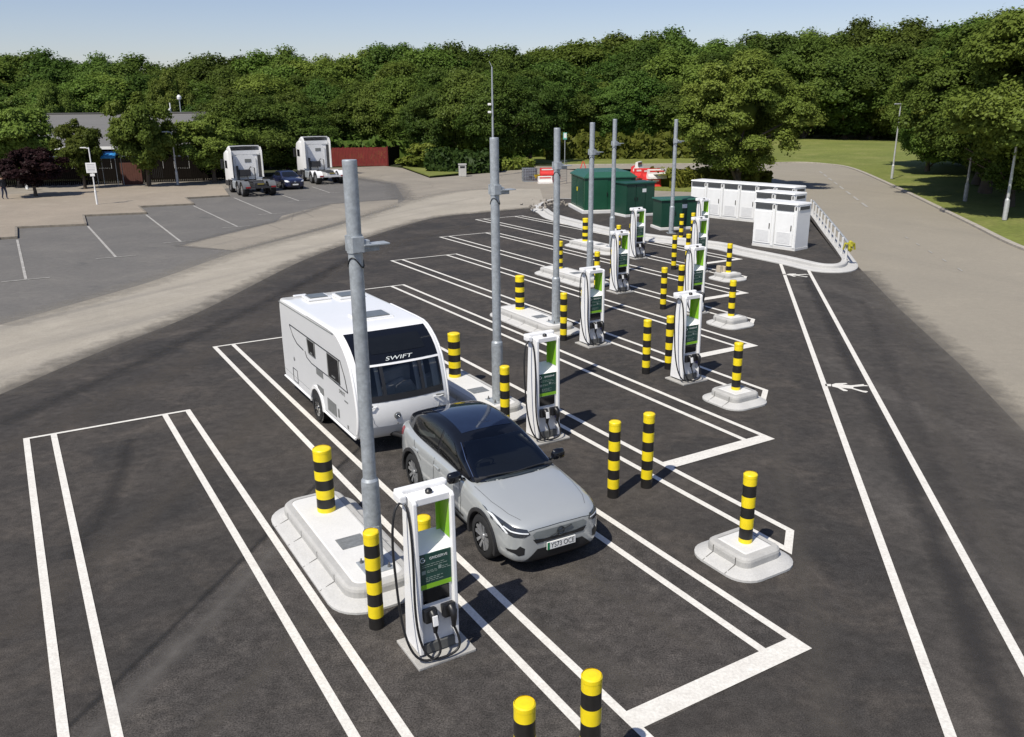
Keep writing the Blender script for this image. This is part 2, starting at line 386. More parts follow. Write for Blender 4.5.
def fringe(name, pts, w, m, z):
    bm = bmesh.new(); uv = bm.loops.layers.uv.new('UVMap'); rows = []
    for i, p in enumerate(pts):
        t = (pts[min(i + 1, len(pts) - 1)] - pts[max(i - 1, 0)]); t.z = 0; t.normalize(); n = Vector((-t.y, t.x, 0))
        rows.append([bm.verts.new((p + n * w * q).to_tuple()[:2] + (0,)) for q in (1, 0.5, 0, -0.5, -1)])
    for a, c in zip(rows, rows[1:]):
        for k in range(4):
            f = bm.faces.new((a[k], a[k + 1], c[k + 1], c[k]))
            for lp, q in zip(f.loops, (k, k + 1, k + 1, k)): lp[uv].uv = (0, 0.62 - abs(q - 2) * 0.42)
    bmesh.ops.recalc_face_normals(bm, faces=bm.faces)
    for f in bm.faces:
        if f.normal.z < 0: f.normal_flip()
    me = bpy.data.meshes.new(name); bm.to_mesh(me); bm.free(); me.materials.append(m); o = bpy.data.objects.new(name, me); COL.objects.link(o); o.location.z = z; return tag(o, kind='structure')
fringe('grit_edge', asph_edge, 1.1, grit_mat('grit_dark', (0.10, 0.09, 0.077)), 0.0205)
trench = smooth_poly(px((806, 276), (838, 340), (862, 385), (898, 455), (940, 555), (978, 650), (1025, 760)), 4)
fringe('tar_trench', trench, 0.34, grit_mat('tar_smear', (0.03, 0.028, 0.027)), 0.0215)
fringe('grit_edge', lane_up[4:], 1.3, grit_mat('grit_beige', (0.25, 0.23, 0.195), 0.7), 0.0205)
fringe('grit_edge', px((178, 246), (236, 251), (330, 226), (398, 206)), 0.5, MATS.setdefault('gl', grit_mat('grit_lot', (0.15, 0.142, 0.13), 0.8)), 0.0203)
fringe('grit_edge', px((176, 246), (276, 221), (330, 204), (398, 199)), 0.7, MATS['gl'], 0.0204)
fringe('grit_edge', px((345, 176), (395, 184), (405, 200)), 1.6, MATS['gl'], 0.0204)
fringe('grit_edge', [G(862, 271), G(900, 310), G(960, 365), G(1024, 432), Vector((10.3, 8, 0))], 0.9, grit_mat('grit_pale', (0.13, 0.118, 0.1)), 0.0205)

seam = smooth_poly(px((40, 752), (59, 737), (140, 661), (201, 601), (262, 541), (318, 484), (345, 462), (420, 392)), 4)
fringe('tar_seam', seam, 0.10, grit_mat('tar_joint', (0.016, 0.016, 0.016)), 0.0195)
fringe('grit_edge', [p + Vector((0.30, -0.18, 0)) for p in seam], 0.34, grit_mat('grit_grey', (0.125, 0.116, 0.105)), 0.0185)

# broad tyre-swept bands and scuffs on the new surface
def band(a, w, col, amt, nm, z=0.0176): fringe('tyre_band', smooth_poly(px(*a), 5), w, MATS.setdefault(nm, grit_mat(nm, col, amt)), z)
band(((0, 452), (120, 398), (240, 335), (330, 275), (400, 243), (470, 226)), 0.9, (0.085, 0.074, 0.062), 0.55, 'brown_film')
band(((0, 640), (90, 560), (190, 480), (250, 425), (300, 380)), 0.5, (0.088, 0.075, 0.061), 0.5, 'brown_film')
band(((0, 425), (150, 358), (290, 290), (380, 243)), 0.55, (0.026, 0.025, 0.024), 0.7, 'dark_film')
band(((70, 560), (110, 500), (130, 440)), 0.3, (0.026, 0.025, 0.024), 0.6, 'dark_film')
band(((470, 600), (560, 640), (640, 690)), 0.35, (0.10, 0.09, 0.077), 0.5, 'pale_film')
band(((560, 560), (640, 610), (700, 650)), 0.22, (0.12, 0.108, 0.093), 0.5, 'pale_film')
band(((835, 737), (800, 560), (770, 420), (745, 330)), 0.35, (0.105, 0.094, 0.081), 0.55, 'pale_film', 0.0178)
band(((890, 300), (930, 400), (985, 520), (1040, 640)), 0.4, (0.105, 0.094, 0.081), 0.45, 'pale_film', 0.0178)
band(((862, 300), (900, 390), (960, 520), (1020, 640)), 0.3, (0.04, 0.037, 0.035), 0.3, 'faint_film', 0.0180)
band(((200, 737), (290, 640), (330, 600)), 0.25, (0.12, 0.108, 0.093), 0.45, 'pale_film')

# painted markings: one structure sheet per kind
ln = MB()
def strip(a, b, w, z=0.0):
    d = (b - a); d.z = 0; d.normalize(); n = Vector((-d.y, d.x, 0)) * (w / 2)
    p = [a - n, b - n, b + n, a + n]
    ln.add([(q.x, q.y, z) for q in p], [(0, 1, 2, 3)])
def poly_paint(pts):
    bm = bmesh.new(); f = bm.faces.new([bm.verts.new((p[0], p[1], 0)) for p in pts]); r = bmesh.ops.triangulate(bm, faces=[f])
    bm.verts.index_update()
    vv = [tuple(v.co) for v in bm.verts]
    fs_ = []
    for f in bm.faces:
        ii = [v.index for v in f.verts]
        if f.normal.z < 0: ii = ii[::-1]
        fs_.append(ii)
    bm.free(); ln.add(vv, fs_)
WL = 0.115
for b in range(6):
    v0 = -4.19 + 4.8724 * b; us = -8.47 - 5.09 * b; ue = 4.735 + 5.08 * (1 - b)
    j = [v0, v0 + 0.505, v0 + 2.69, v0 + 3.18]
    if b == 0: j[1] = v0 + 0.5
    cap = b > 0
    e0, e1 = (ue + 3.2, ue + 2.7)
    va, vc = j[1] + WL / 2, j[0] - WL / 2
    ue_at = lambda v: e1 + (v - va) * (e0 - e1) / (vc - va)
    for q in (0, 1):
        lo, hi = j[q] - WL / 2, j[q] + WL / 2
        poly_paint([B(us + 0.04, lo), B(ue_at(lo), lo), B(ue_at(hi), hi), B(us + 0.04, hi)])
    strip(B(us + 0.04, j[2]), B(ue - 0.30, j[2]), WL); strip(B(us + 0.04, j[3]), B(ue - 0.30, j[3]), WL)
    a, c = B(e1, j[1] + WL / 2), B(e0, j[0] - WL / 2)       # slanted cap between the two lines
    poly_paint([a, a + U * 0.16, c + U * 0.16, c])
    poly_paint([B(ue - 0.30, j[1] + WL / 2), B(ue - 0.30, j[3] + WL / 2), B(ue, j[3] + WL / 2), B(ue, j[1] + WL / 2)])
    poly_paint([B(us - 0.05, j[0] - WL / 2), B(us - 0.05, j[3] + WL / 2), B(us + 0.04, j[3] + WL / 2), B(us + 0.04, j[0] - WL / 2)])
# walkway lines and the two walking figures
for a, c in (((780.5, 264), (951, 740)), ((808.5, 271), (1045, 708))):
    A, C = G(*a), G(*c); strip(A, C + (C - A).normalized() * 1.5, 0.125)
fig = [(200, 228), (265, 207), (445, 203), (468, 217), (385, 230), (530, 243), (740, 222), (752, 238), (810, 243), (815, 257), (745, 256), (575, 270), (560, 290), (735, 335), (790, 340), (820, 352), (780, 368), (730, 360), (530, 300), (360, 285), (470, 330), (465, 343), (400, 340), (300, 285), (205, 262)]
head = [(85, 220), (185, 222), (190, 258), (92, 256)]
sh = G(796, 275.3) - G(847, 387)
for off in (Vector((0, 0, 0)), sh):
    for pl in (fig, head):
        poly_paint([G(820 + x * 0.0586, 372 + y * 0.0586) + off for x, y in pl])
tag(ln.build('road_markings', m_paint, loc=(0, 0, 0.024)), kind='structure')

ln = MB()
for a, c in (((17.3, 240), (26, 280)), ((88, 226.5), (116, 257.5)), ((146, 215), (181, 242)), ((193.5, 206), (237.7, 227)), ((234, 198), (272, 214)), ((281, 195), (299, 201)), ((312, 187), (330, 193)), ((-62, 255), (-80, 310))):
    A, C = G(*a), G(*c); strip(A, C, 0.11)
    d = (C - A).normalized(); n = Vector((-d.y, d.x, 0))
    for s_ in (-1, 1): strip(C + n * (0.06 * s_) , C + n * (0.85 * s_), 0.1)
for i, (a, c) in enumerate((((824, 174.7), (861.7, 203)),)):
    A, C = G(*a), G(*c)
    for k in range(-1, 7):
        t = k / 6.0; strip(A + (C - A) * t, A + (C - A) * (t + 0.1), 0.16)
A, C = G(905, 237), G(957.5, 268.6)
for k in range(0, 5): strip(A + (C - A) * (k / 4), A + (C - A) * (k / 4 + 0.07), 0.06)
tag(ln.build('faded_markings', m_oldpaint, loc=(0, 0, 0.020)), kind='structure')

# beige pavement with its stepped kerb
steps = px((-90, 262), (-70, 252), (0, 239.5), (16.6, 238.5), (16.4, 228.5), (86, 225.6), (83.5, 216.6), (146, 214), (139, 207.6), (193.5, 205), (185.5, 199), (229, 196.6), (222, 186.5), (178, 187), (120, 187), (60, 193), (0, 196), (-90, 204))
pv = MB(); pv.prism([(p.x, p.y) for p in steps], 0.0, 0.11)
tag(recalc(pv.build('pavement', g_slab)), kind='structure')
kb = MB()
for a, c in zip(steps[1:11], steps[2:12]):
    m_ = (a + c) / 2; d = c - a
    kb.box((m_.x, m_.y, 0.062), (d.length + 0.12, 0.14, 0.124), math.atan2(d.y, d.x), bev=0.015)
tag(kb.build('pavement_kerb', mat('shadow_dark_kerb', (0.2, 0.175, 0.14), 0.9, var=0.25, scale=3)), kind='structure')  # kerb colour darkened to carry the shadow line along its edge
# outer road kerb and the grass beyond it
def kerb_run(name, pts, w, h, m, z0=0.0, side=0.0):
    k = MB(); rr = []
    for i, p in enumerate(pts):
        t = (pts[min(i + 1, len(pts) - 1)] - pts[max(i - 1, 0)]); t.z = 0; t.normalize(); n = Vector((-t.y, t.x, 0))
        o = p + n * side
        rr.append([(o.x - n.x * w / 2, o.y - n.y * w / 2, z0), (o.x - n.x * w / 2, o.y - n.y * w / 2, z0 + h - 0.02), (o.x - n.x * (w / 2 - 0.03), o.y - n.y * (w / 2 - 0.03), z0 + h),
                   (o.x + n.x * (w / 2 - 0.03), o.y + n.y * (w / 2 - 0.03), z0 + h), (o.x + n.x * w / 2, o.y + n.y * w / 2, z0 + h - 0.02), (o.x + n.x * w / 2, o.y + n.y * w / 2, z0)])
    k.rings(rr, 0, False)
    return recalc(k.build(name, m))
tag(kerb_run('road_kerb', kerb_r, 0.28, 0.13, m_kerbold), kind='structure')

gb = MB(); NR = 14                           # grass bank rising gently away from the kerb
cx0 = Vector((12, 50, 0)); ring = []
kr = kerb_r
offs = []
for i, p in enumerate(kr):
    t = (kr[min(i + 1, len(kr) - 1)] - kr[max(i - 1, 0)]); t.normalize(); n = Vector((t.y, -t.x, 0))
    offs.append((p, n))
rows = []
for r_ in range(NR):
    q = (r_ / (NR - 1)) ** 1.5
    row = []
    for i, (p, n) in enumerate(offs):
        dst = Vector((0.75, 0.65, 0)).normalized() if i < 30 else Vector((0.12, 1, 0)).normalized()
        nn = (n * (1 - q) + dst * q)
        w = p + n * 0.14 * (1 - q) + nn * 95 * q
        row.append((w.x, w.y, 0.07 + 0.7 * min(1, q * 2.2) ** 1.2 + 0.1 * math.sin(w.x * 0.3) * min(1, q * 5)))
    rows.append(row)
gb.rings(rows, 0, True, False, False, closed=False)
o = recalc(gb.build('grass_bank', g_grass)); tag(o, kind='structure')
if o.data.polygons[0].normal.z < 0: o.data.flip_normals()

# grass verge in front of the hedge round the big tree, and the lawn beyond the yard
vg = MB(); vg.prism([(p.x, p.y) for p in smooth_poly(px((640, 189), (690, 192), (735, 193.5), (764, 194), (772, 190), (770, 183), (745, 177), (700, 173), (655, 174), (640, 181)), 4, True)], 0.0, 0.12)
tag(recalc(vg.build('verge', g_grass)), kind='structure')
lawn = MB(); lawn.prism([(p.x, p.y) for p in px((430, 177), (500, 170), (520, 164), (558, 164), (558, 150), (500, 150), (400, 160), (402, 167))], 0.0, 0.1)
tag(recalc(lawn.build('lawn', g_grass)), kind='structure')
# ------------------------------------------------------------------ materials of the charging hub
m_white = mat('white_powder_coat', (0.80, 0.80, 0.79), 0.35, var=0.03, scale=4, var2=0.02, scale2=1.5)
m_whiteb = mat('white_cabinet_paint', (0.78, 0.785, 0.77), 0.4, var=0.04, scale=2.5, var2=0.03, scale2=0.7)
m_green = mat('lime_panel', (0.22, 0.47, 0.02), 0.4, var=0.05)
m_dkgreen = mat('dark_green_panel', (0.012, 0.055, 0.043), 0.25, var=0.1)
m_black = mat('black_plastic', (0.012, 0.012, 0.013), 0.4, var=0.2)
m_screen = mat('black_screen', (0.006, 0.007, 0.009), 0.08, var=0.1)
m_grey = mat('dark_grey_plinth', (0.09, 0.092, 0.09), 0.6, var=0.15)
m_text = mat('white_print', (0.62, 0.66, 0.64), 0.5)
m_fine = mat('pale_print', (0.22, 0.28, 0.25), 0.5)
m_yel = mat('yellow_sleeve', (0.80, 0.62, 0.012), 0.42, var=0.08, scale=5, var2=0.06, scale2=9)
m_blk = mat('black_sleeve', (0.014, 0.013, 0.012), 0.45, var=0.3, scale=6)
m_galv = mat('galvanised_steel', (0.37, 0.40, 0.42), 0.5, metal=0.35, var=0.2, scale=9, var2=0.1, scale2=30)
m_bolt = mat('steel_bolt', (0.2, 0.2, 0.2), 0.45, metal=0.8)
m_cable = mat('black_cable', (0.013, 0.013, 0.014), 0.5)
m_grate = mat('steel_hatch', (0.22, 0.23, 0.23), 0.55, metal=0.3, var=0.25, scale=14)
m_violet = mat('violet_plug_cap', (0.12, 0.11, 0.33), 0.5)

# ------------------------------------------------------------------ kerbed islands
def rrect(u0, u1, v0, v1, r, n=6, r2=None):
    out = []
    for cx, cy, a0 in ((u1 - r, v1 - r, 0), (u0 + r, v1 - r, 90), (u0 + r, v0 + r, 180), (u1 - r, v0 + r, 270)):
        for k in range(n + 1):
            a = R(a0 + 90 * k / n); out.append((cx + r * math.cos(a), cy + r * math.sin(a)))
    return out
def grow(poly, d, c):
    return [(p[0] + d * (1 if p[0] > c[0] else -1) * min(1, abs(p[0] - c[0]) / 0.15), p[1] + d * (1 if p[1] > c[1] else -1) * min(1, abs(p[1] - c[1]) / 0.15)) for p in poly]

def island_mesh(u0, u1, v0, v1, r, apron, joints):
    """local x = V, local -y = U : poly given in (u, v)"""
    f = lambda P: [(v, -u) for u, v in P]
    top = rrect(u0, u1, v0, v1, r)
    a = MB()      # sloping apron of kerb units round the foot
    ao = rrect(u0 - apron, u1 + apron, v0 - apron, v1 + apron, r + apron)
    ai = rrect(u0 + 0.02, u1 - 0.02, v0 + 0.02, v1 - 0.02, max(r - 0.02, 0.03))
    L = lambda P, z: [(v, -u, z) for u, v in P]
    a.rings([L(ao, 0.0), L(ao, 0.035), L(rrect(u0 - apron + 0.05, u1 + apron - 0.05, v0 - apron + 0.05, v1 + apron - 0.05, r + apron - 0.05), 0.062), L(ai, 0.12)], 0, False, False, False)
    k = MB()      # the upstand
    i1 = rrect(u0 + 0.045, u1 - 0.045, v0 + 0.045, v1 - 0.045, max(r - 0.045, 0.03)); i2 = rrect(u0 + 0.13, u1 - 0.13, v0 + 0.13, v1 - 0.13, max(r - 0.13, 0.03))
    k.rings([L(top, 0.09), L(top, 0.20), L(rrect(u0 + 0.012, u1 - 0.012, v0 + 0.012, v1 - 0.012, max(r - 0.012, 0.03)), 0.235), L(i1, 0.262), L(i2, 0.268)], 0, False, False, False)
    s = MB()
    s.rings([L(i2, 0.20), L(i2, 0.262), L(rrect(u0 + 0.16, u1 - 0.16, v0 + 0.16, v1 - 0.16, max(r - 0.16, 0.03)), 0.272)], 0, False, False, True)
    j = MB()      # joints between kerb units
    w = 0.006
    for q in joints:
        for sgn in (-1, 1):
            ve, vi = (v0 - apron, v0 + 0.0) if sgn < 0 else (v1 + apron, v1 - 0.0)
            j.add([(ve, -(q - w), 0.040), (ve, -(q + w), 0.040), (vi, -(q + w), 0.124), (vi, -(q - w), 0.124)], [(0, 1, 2, 3), (3, 2, 1, 0)])
            vo = vi - 0.003 if sgn < 0 else vi + 0.003
            j.add([(vo, -(q - w), 0.12), (vo, -(q + w), 0.12), (vo, -(q + w), 0.235), (vo, -(q - w), 0.235)], [(0, 1, 2, 3), (3, 2, 1, 0)])
    return a, k, s, j

m_joint = mat('mortar_joint', (0.2, 0.19, 0.175), 0.9)
ORD = ['nearest', 'second', 'third', 'fourth', 'fifth', 'sixth']
isl0 = None
ISL_LAB = ['long pale concrete kerb island in front of the caravan and car, nearest the camera',
           'concrete kerb island between the caravan and the second charging post',
           'concrete kerb island with the third tall pole from the camera',
           'concrete kerb island with the fourth tall pole from the camera',
           'concrete kerb island with the fifth tall pole, farthest of the long islands']
for k in range(5):
    loc = W(k, 0, -0.18, 0.012)
    if isl0 is None:
        isl0 = thing('kerb_island', ISL_LAB[0], 'traffic island', loc, RZ, 'long kerb islands under the pole row')
        a, kk, s, j = island_mesh(-2.35, 0.92, -0.5, 0.5, 0.28, 0.22, [-1.9, -1.2, -0.45, 0.3])
        recalc(a.build('apron', m_conc, isl0)); recalc(kk.build('kerb', m_upst, isl0)); recalc(s.build('slab', m_conc2, isl0)); j.build('kerb_joints', m_joint, isl0)['kind'] = 'stuff'
        h = MB(); h.box((0.02, 0.38, 0.276), (0.40, 0.34, 0.012), 0, bev=0.003); h.build('access_hatch', m_grate, isl0)
    else:
        dup(isl0, loc, RZ, ISL_LAB[k])

# ------------------------------------------------------------------ galvanised poles
def make_pole():
    t = thing('steel_pole', 'x', 'pole', (0, 0, 0), RZ, 'tall galvanised poles along the charging bays')
    p = MB(); p.box((0, 0, 0.008), (0.42, 0.42, 0.016), 0, bev=0.003); p.build('base_plate', m_galv, t)
    for sx in (-1, 1):
        for sy in (-1, 1):
            b = MB(); b.lathe([(0.0, 0.052), (0.024, 0.05), (0.026, 0.02), (0.026, 0.012)][::-1], (sx * 0.15, sy * 0.15, 0), 6); b.cyl((sx * 0.15, sy * 0.15, 0.03), (sx * 0.15, sy * 0.15, 0.085), 0.012, n=8); b.build('bolt', m_bolt, t)
    s = MB(); s.lathe([(0.122, 0.016), (0.122, 1.28), (0.118, 1.33), (0.094, 1.37)], n=28); s.build('lower_shaft', m_galv, t)
    d = MB(); d.box((0, -0.123, 0.42), (0.1, 0.02, 0.5), 0, bev=0.006); d.build('door', m_galv, t)
    s = MB(); s.lathe([(0.092, 1.355), (0.092, 5.585), (0.088, 5.597), (0.0, 5.6)], n=28); s.build('upper_shaft', m_galv, t)
    b = MB(); b.lathe([(0.094, 4.46), (0.104, 4.46), (0.104, 4.68), (0.094, 4.68)], n=24)
    b.box((0, 0.11, 4.57), (0.16, 0.05, 0.2), bev=0.008); b.box((0, -0.11, 4.57), (0.16, 0.05, 0.2), bev=0.008)
    b.build('clamp', m_galv, t)
    b = MB(); b.box((0.24, -0.06, 4.56), (0.34, 0.2, 0.02), bev=0.005); b.box((0.2, -0.06, 4.51), (0.2, 0.03, 0.08), bev=0.004); b.box((0.12, -0.06, 4.56), (0.08, 0.12, 0.12), bev=0.01); b.build('bracket', m_galv, t)
    c = MB(); pts = [(0.1 * math.cos(a), 0.1 * math.sin(a), 4.34 + 0.07 * math.sin(a * 2.0)) for a in [i * PI / 8 for i in range(34)]]
    c.tube(pts, 0.008, 6); c.build('strap', m_black, t)
    return t
POLE_LAB = ['tall grey galvanised pole on the island in front of the caravan, nearest the camera',
            'tall grey galvanised pole between the caravan and the second charging post',
            'tall grey galvanised pole, third in the row from the camera',
            'tall grey galvanised pole, fourth in the row, in front of the large green substation',
            'tall grey galvanised pole, fifth in the row, in front of the green kiosk']
pole0 = make_pole()
pole0.location = W(0, 0.45, -0.12, 0.284); pole0['label'] = POLE_LAB[0]
for k in range(1, 5): dup(pole0, W(k, 0.45, -0.12, 0.284), RZ, POLE_LAB[k])

# ------------------------------------------------------------------ striped bollards
def bollard(r, bands, h):
    """bands from the top: list of heights, colours alternate starting yellow"""
    t = thing('striped_bollard', 'x', 'bollard', (0, 0, 0), 0)
    b = MB(); z = h
    prof = [(0.0, h + 0.012), (r * 0.5, h + 0.011), (r * 0.88, h + 0.004), (r, h - 0.012)]; mis = [0, 0, 0]
    for i, bh in enumerate(bands):
        z -= bh; prof.append((r, z)); mis.append(i % 2)
        if i < len(bands) - 1: prof.append((r + 0.0015 * (1 if i % 2 else -1), z)); mis.append(i % 2)
    b.lathe(prof[::-1], n=28, mis=mis[::-1]); b.build('sleeve', [m_yel, m_blk], t)
    c = MB(); c.lathe([(r * 1.012, h - 0.05), (r * 1.025, h - 0.045), (r * 1.025, h - 0.004), (r * 0.93, h + 0.010)], n=28); c.build('cap_ring', m_yel, t)
    return t
bolA = bollard(0.1, [0.155] + [0.175] * 7, 1.38)       # free standing, black foot
bolB = bollard(0.145, [0.18, 0.17, 0.155, 0.17, 0.155, 0.16, 0.08], 1.07)   # stout one on the islands
bolC = bollard(0.1, [0.16, 0.18, 0.17, 0.17, 0.17, 0.17, 0.07], 1.09)
BA = ['yellow and black bollard in front of the nearest pole, left of the nearest charger',
      'yellow and black bollard between the second tall pole and the second charger',
      'yellow and black bollard left of the third charger, before the third tall pole',
      'yellow and black bollard left of the fourth charger in the left row, mostly hidden',
      'yellow and black bollard left of the fifth charger, hidden behind the fourth charger']
BA2 = ['yellow and black bollard seen through the opening of the nearest charger',
       'yellow and black bollard hidden behind the charger at the rear of the grey car',
       'yellow and black bollard seen through the opening of the third charger',
       'yellow and black bollard seen behind the top of the fourth charger in the left row',
       'yellow and black bollard seen behind the fifth charger in the left row']
BB = ['stout yellow and black bollard standing on the nearest long island, left of the caravan nose',
      'stout yellow and black bollard on the island to the right of the caravan',
      'stout yellow and black bollard on the third long island, between two tall poles',
      'stout yellow and black bollard on the fourth long island, behind the third tall pole',
      'stout yellow and black bollard on the fifth long island, in front of the green substation']
first = {}
def put(proto, key, loc, label, group):
    if key not in first:
        first[key] = proto; proto.location = loc; proto['label'] = label; proto['group'] = group; return proto
    return dup(proto, loc, proto.rotation_euler.z, label, group)
for k in range(5):
    put(bolA, 'A', W(k, 1.45, -0.52, 0.012), BA[k], 'yellow and black bollards on the tarmac')
    put(bolA, 'A', W(k, 1.45, 0.2, 0.012), BA2[k], 'yellow and black bollards on the tarmac')
    put(bolB, 'B', W(k, -1.6, -0.13, 0.28), BB[k], 'stout bollards on the long islands')
PAIR = ['at the bottom edge of the picture', 'standing between the car and the walkway', 'by the nearest charger of the right row',
        'by the second charger of the right row', 'by the third charger of the right row', 'by the farthest charger of the right row']
for k in range(6):
    for v, w in ((-0.54, 'left'), (0.2, 'right')):
        put(bolA, 'A', W(k, 5.17, v, 0.014), '%s yellow and black bollard of the pair %s' % (w, PAIR[k]), 'yellow and black bollards on the tarmac')

# small square plinths with a bollard at the end of each gap
pl0 = None
PL = {1: 'small two-step concrete plinth nearest the camera, right of the grey car', 2: 'small two-step concrete plinth beside the walking figure painted on the ground',
      3: 'small two-step concrete plinth, third along from the camera', 4: 'small two-step concrete plinth with loose blocks on it, nearest the white cabinets'}
PB = {1: 'yellow and black bollard on the plinth right of the grey car', 2: 'yellow and black bollard on the plinth beside the painted walking figure',
      3: 'yellow and black bollard on the third small plinth from the camera', 4: 'yellow and black bollard on the plinth with loose blocks, in front of the white cabinets'}
for k in (1, 2, 3, 4):
    loc = W(k, 7.83, -0.16, 0.018)
    if pl0 is None:
        pl0 = thing('concrete_plinth', PL[k], 'plinth', loc, RZ, 'small concrete plinths at the ends of the gaps')
        a, kk, s, j = island_mesh(-0.40, 0.44, -0.40, 0.40, 0.16, 0.20, [-0.2, 0.25])
        recalc(a.build('apron', m_conc, pl0)); recalc(kk.build('kerb', m_upst, pl0)); recalc(s.build('slab', m_conc2, pl0)); j.build('kerb_joints', m_joint, pl0)['kind'] = 'stuff'
    else: dup(pl0, loc, RZ, PL[k])
    put(bolC, 'C', W(k, 7.85, -0.14, 0.288), PB[k], 'bollards on the small plinths')
m_block = mat('tan_block', (0.5, 0.43, 0.33), 0.85, var=0.15)
for i, (du, dv, hh) in enumerate(((0.05, -0.36, 0.24), (0.12, -0.2, 0.22))):
    b = MB(); b.box((0, 0, hh / 2), (0.14, 0.2, hh), bev=0.01)
    o = b.build('kerb_block', m_block, loc=W(4, 7.6 + du, -0.06 + dv, 0.29), rz=RZ + 0.2 * i)
    tag(o, ['taller loose tan block standing on the far plinth', 'shorter loose tan block beside the bollard on the far plinth'][i], 'block')

# ------------------------------------------------------------------ chargers
def bez(p0, p1, p2, p3, n=16):
    p0, p1, p2, p3 = map(Vector, (p0, p1, p2, p3)); out = []
    for i in range(n + 1):
        t = i / n; s_ = 1 - t; out.append(p0 * s_ ** 3 + p1 * 3 * s_ * s_ * t + p2 * 3 * s_ * t * t + p3 * t ** 3)
    return out

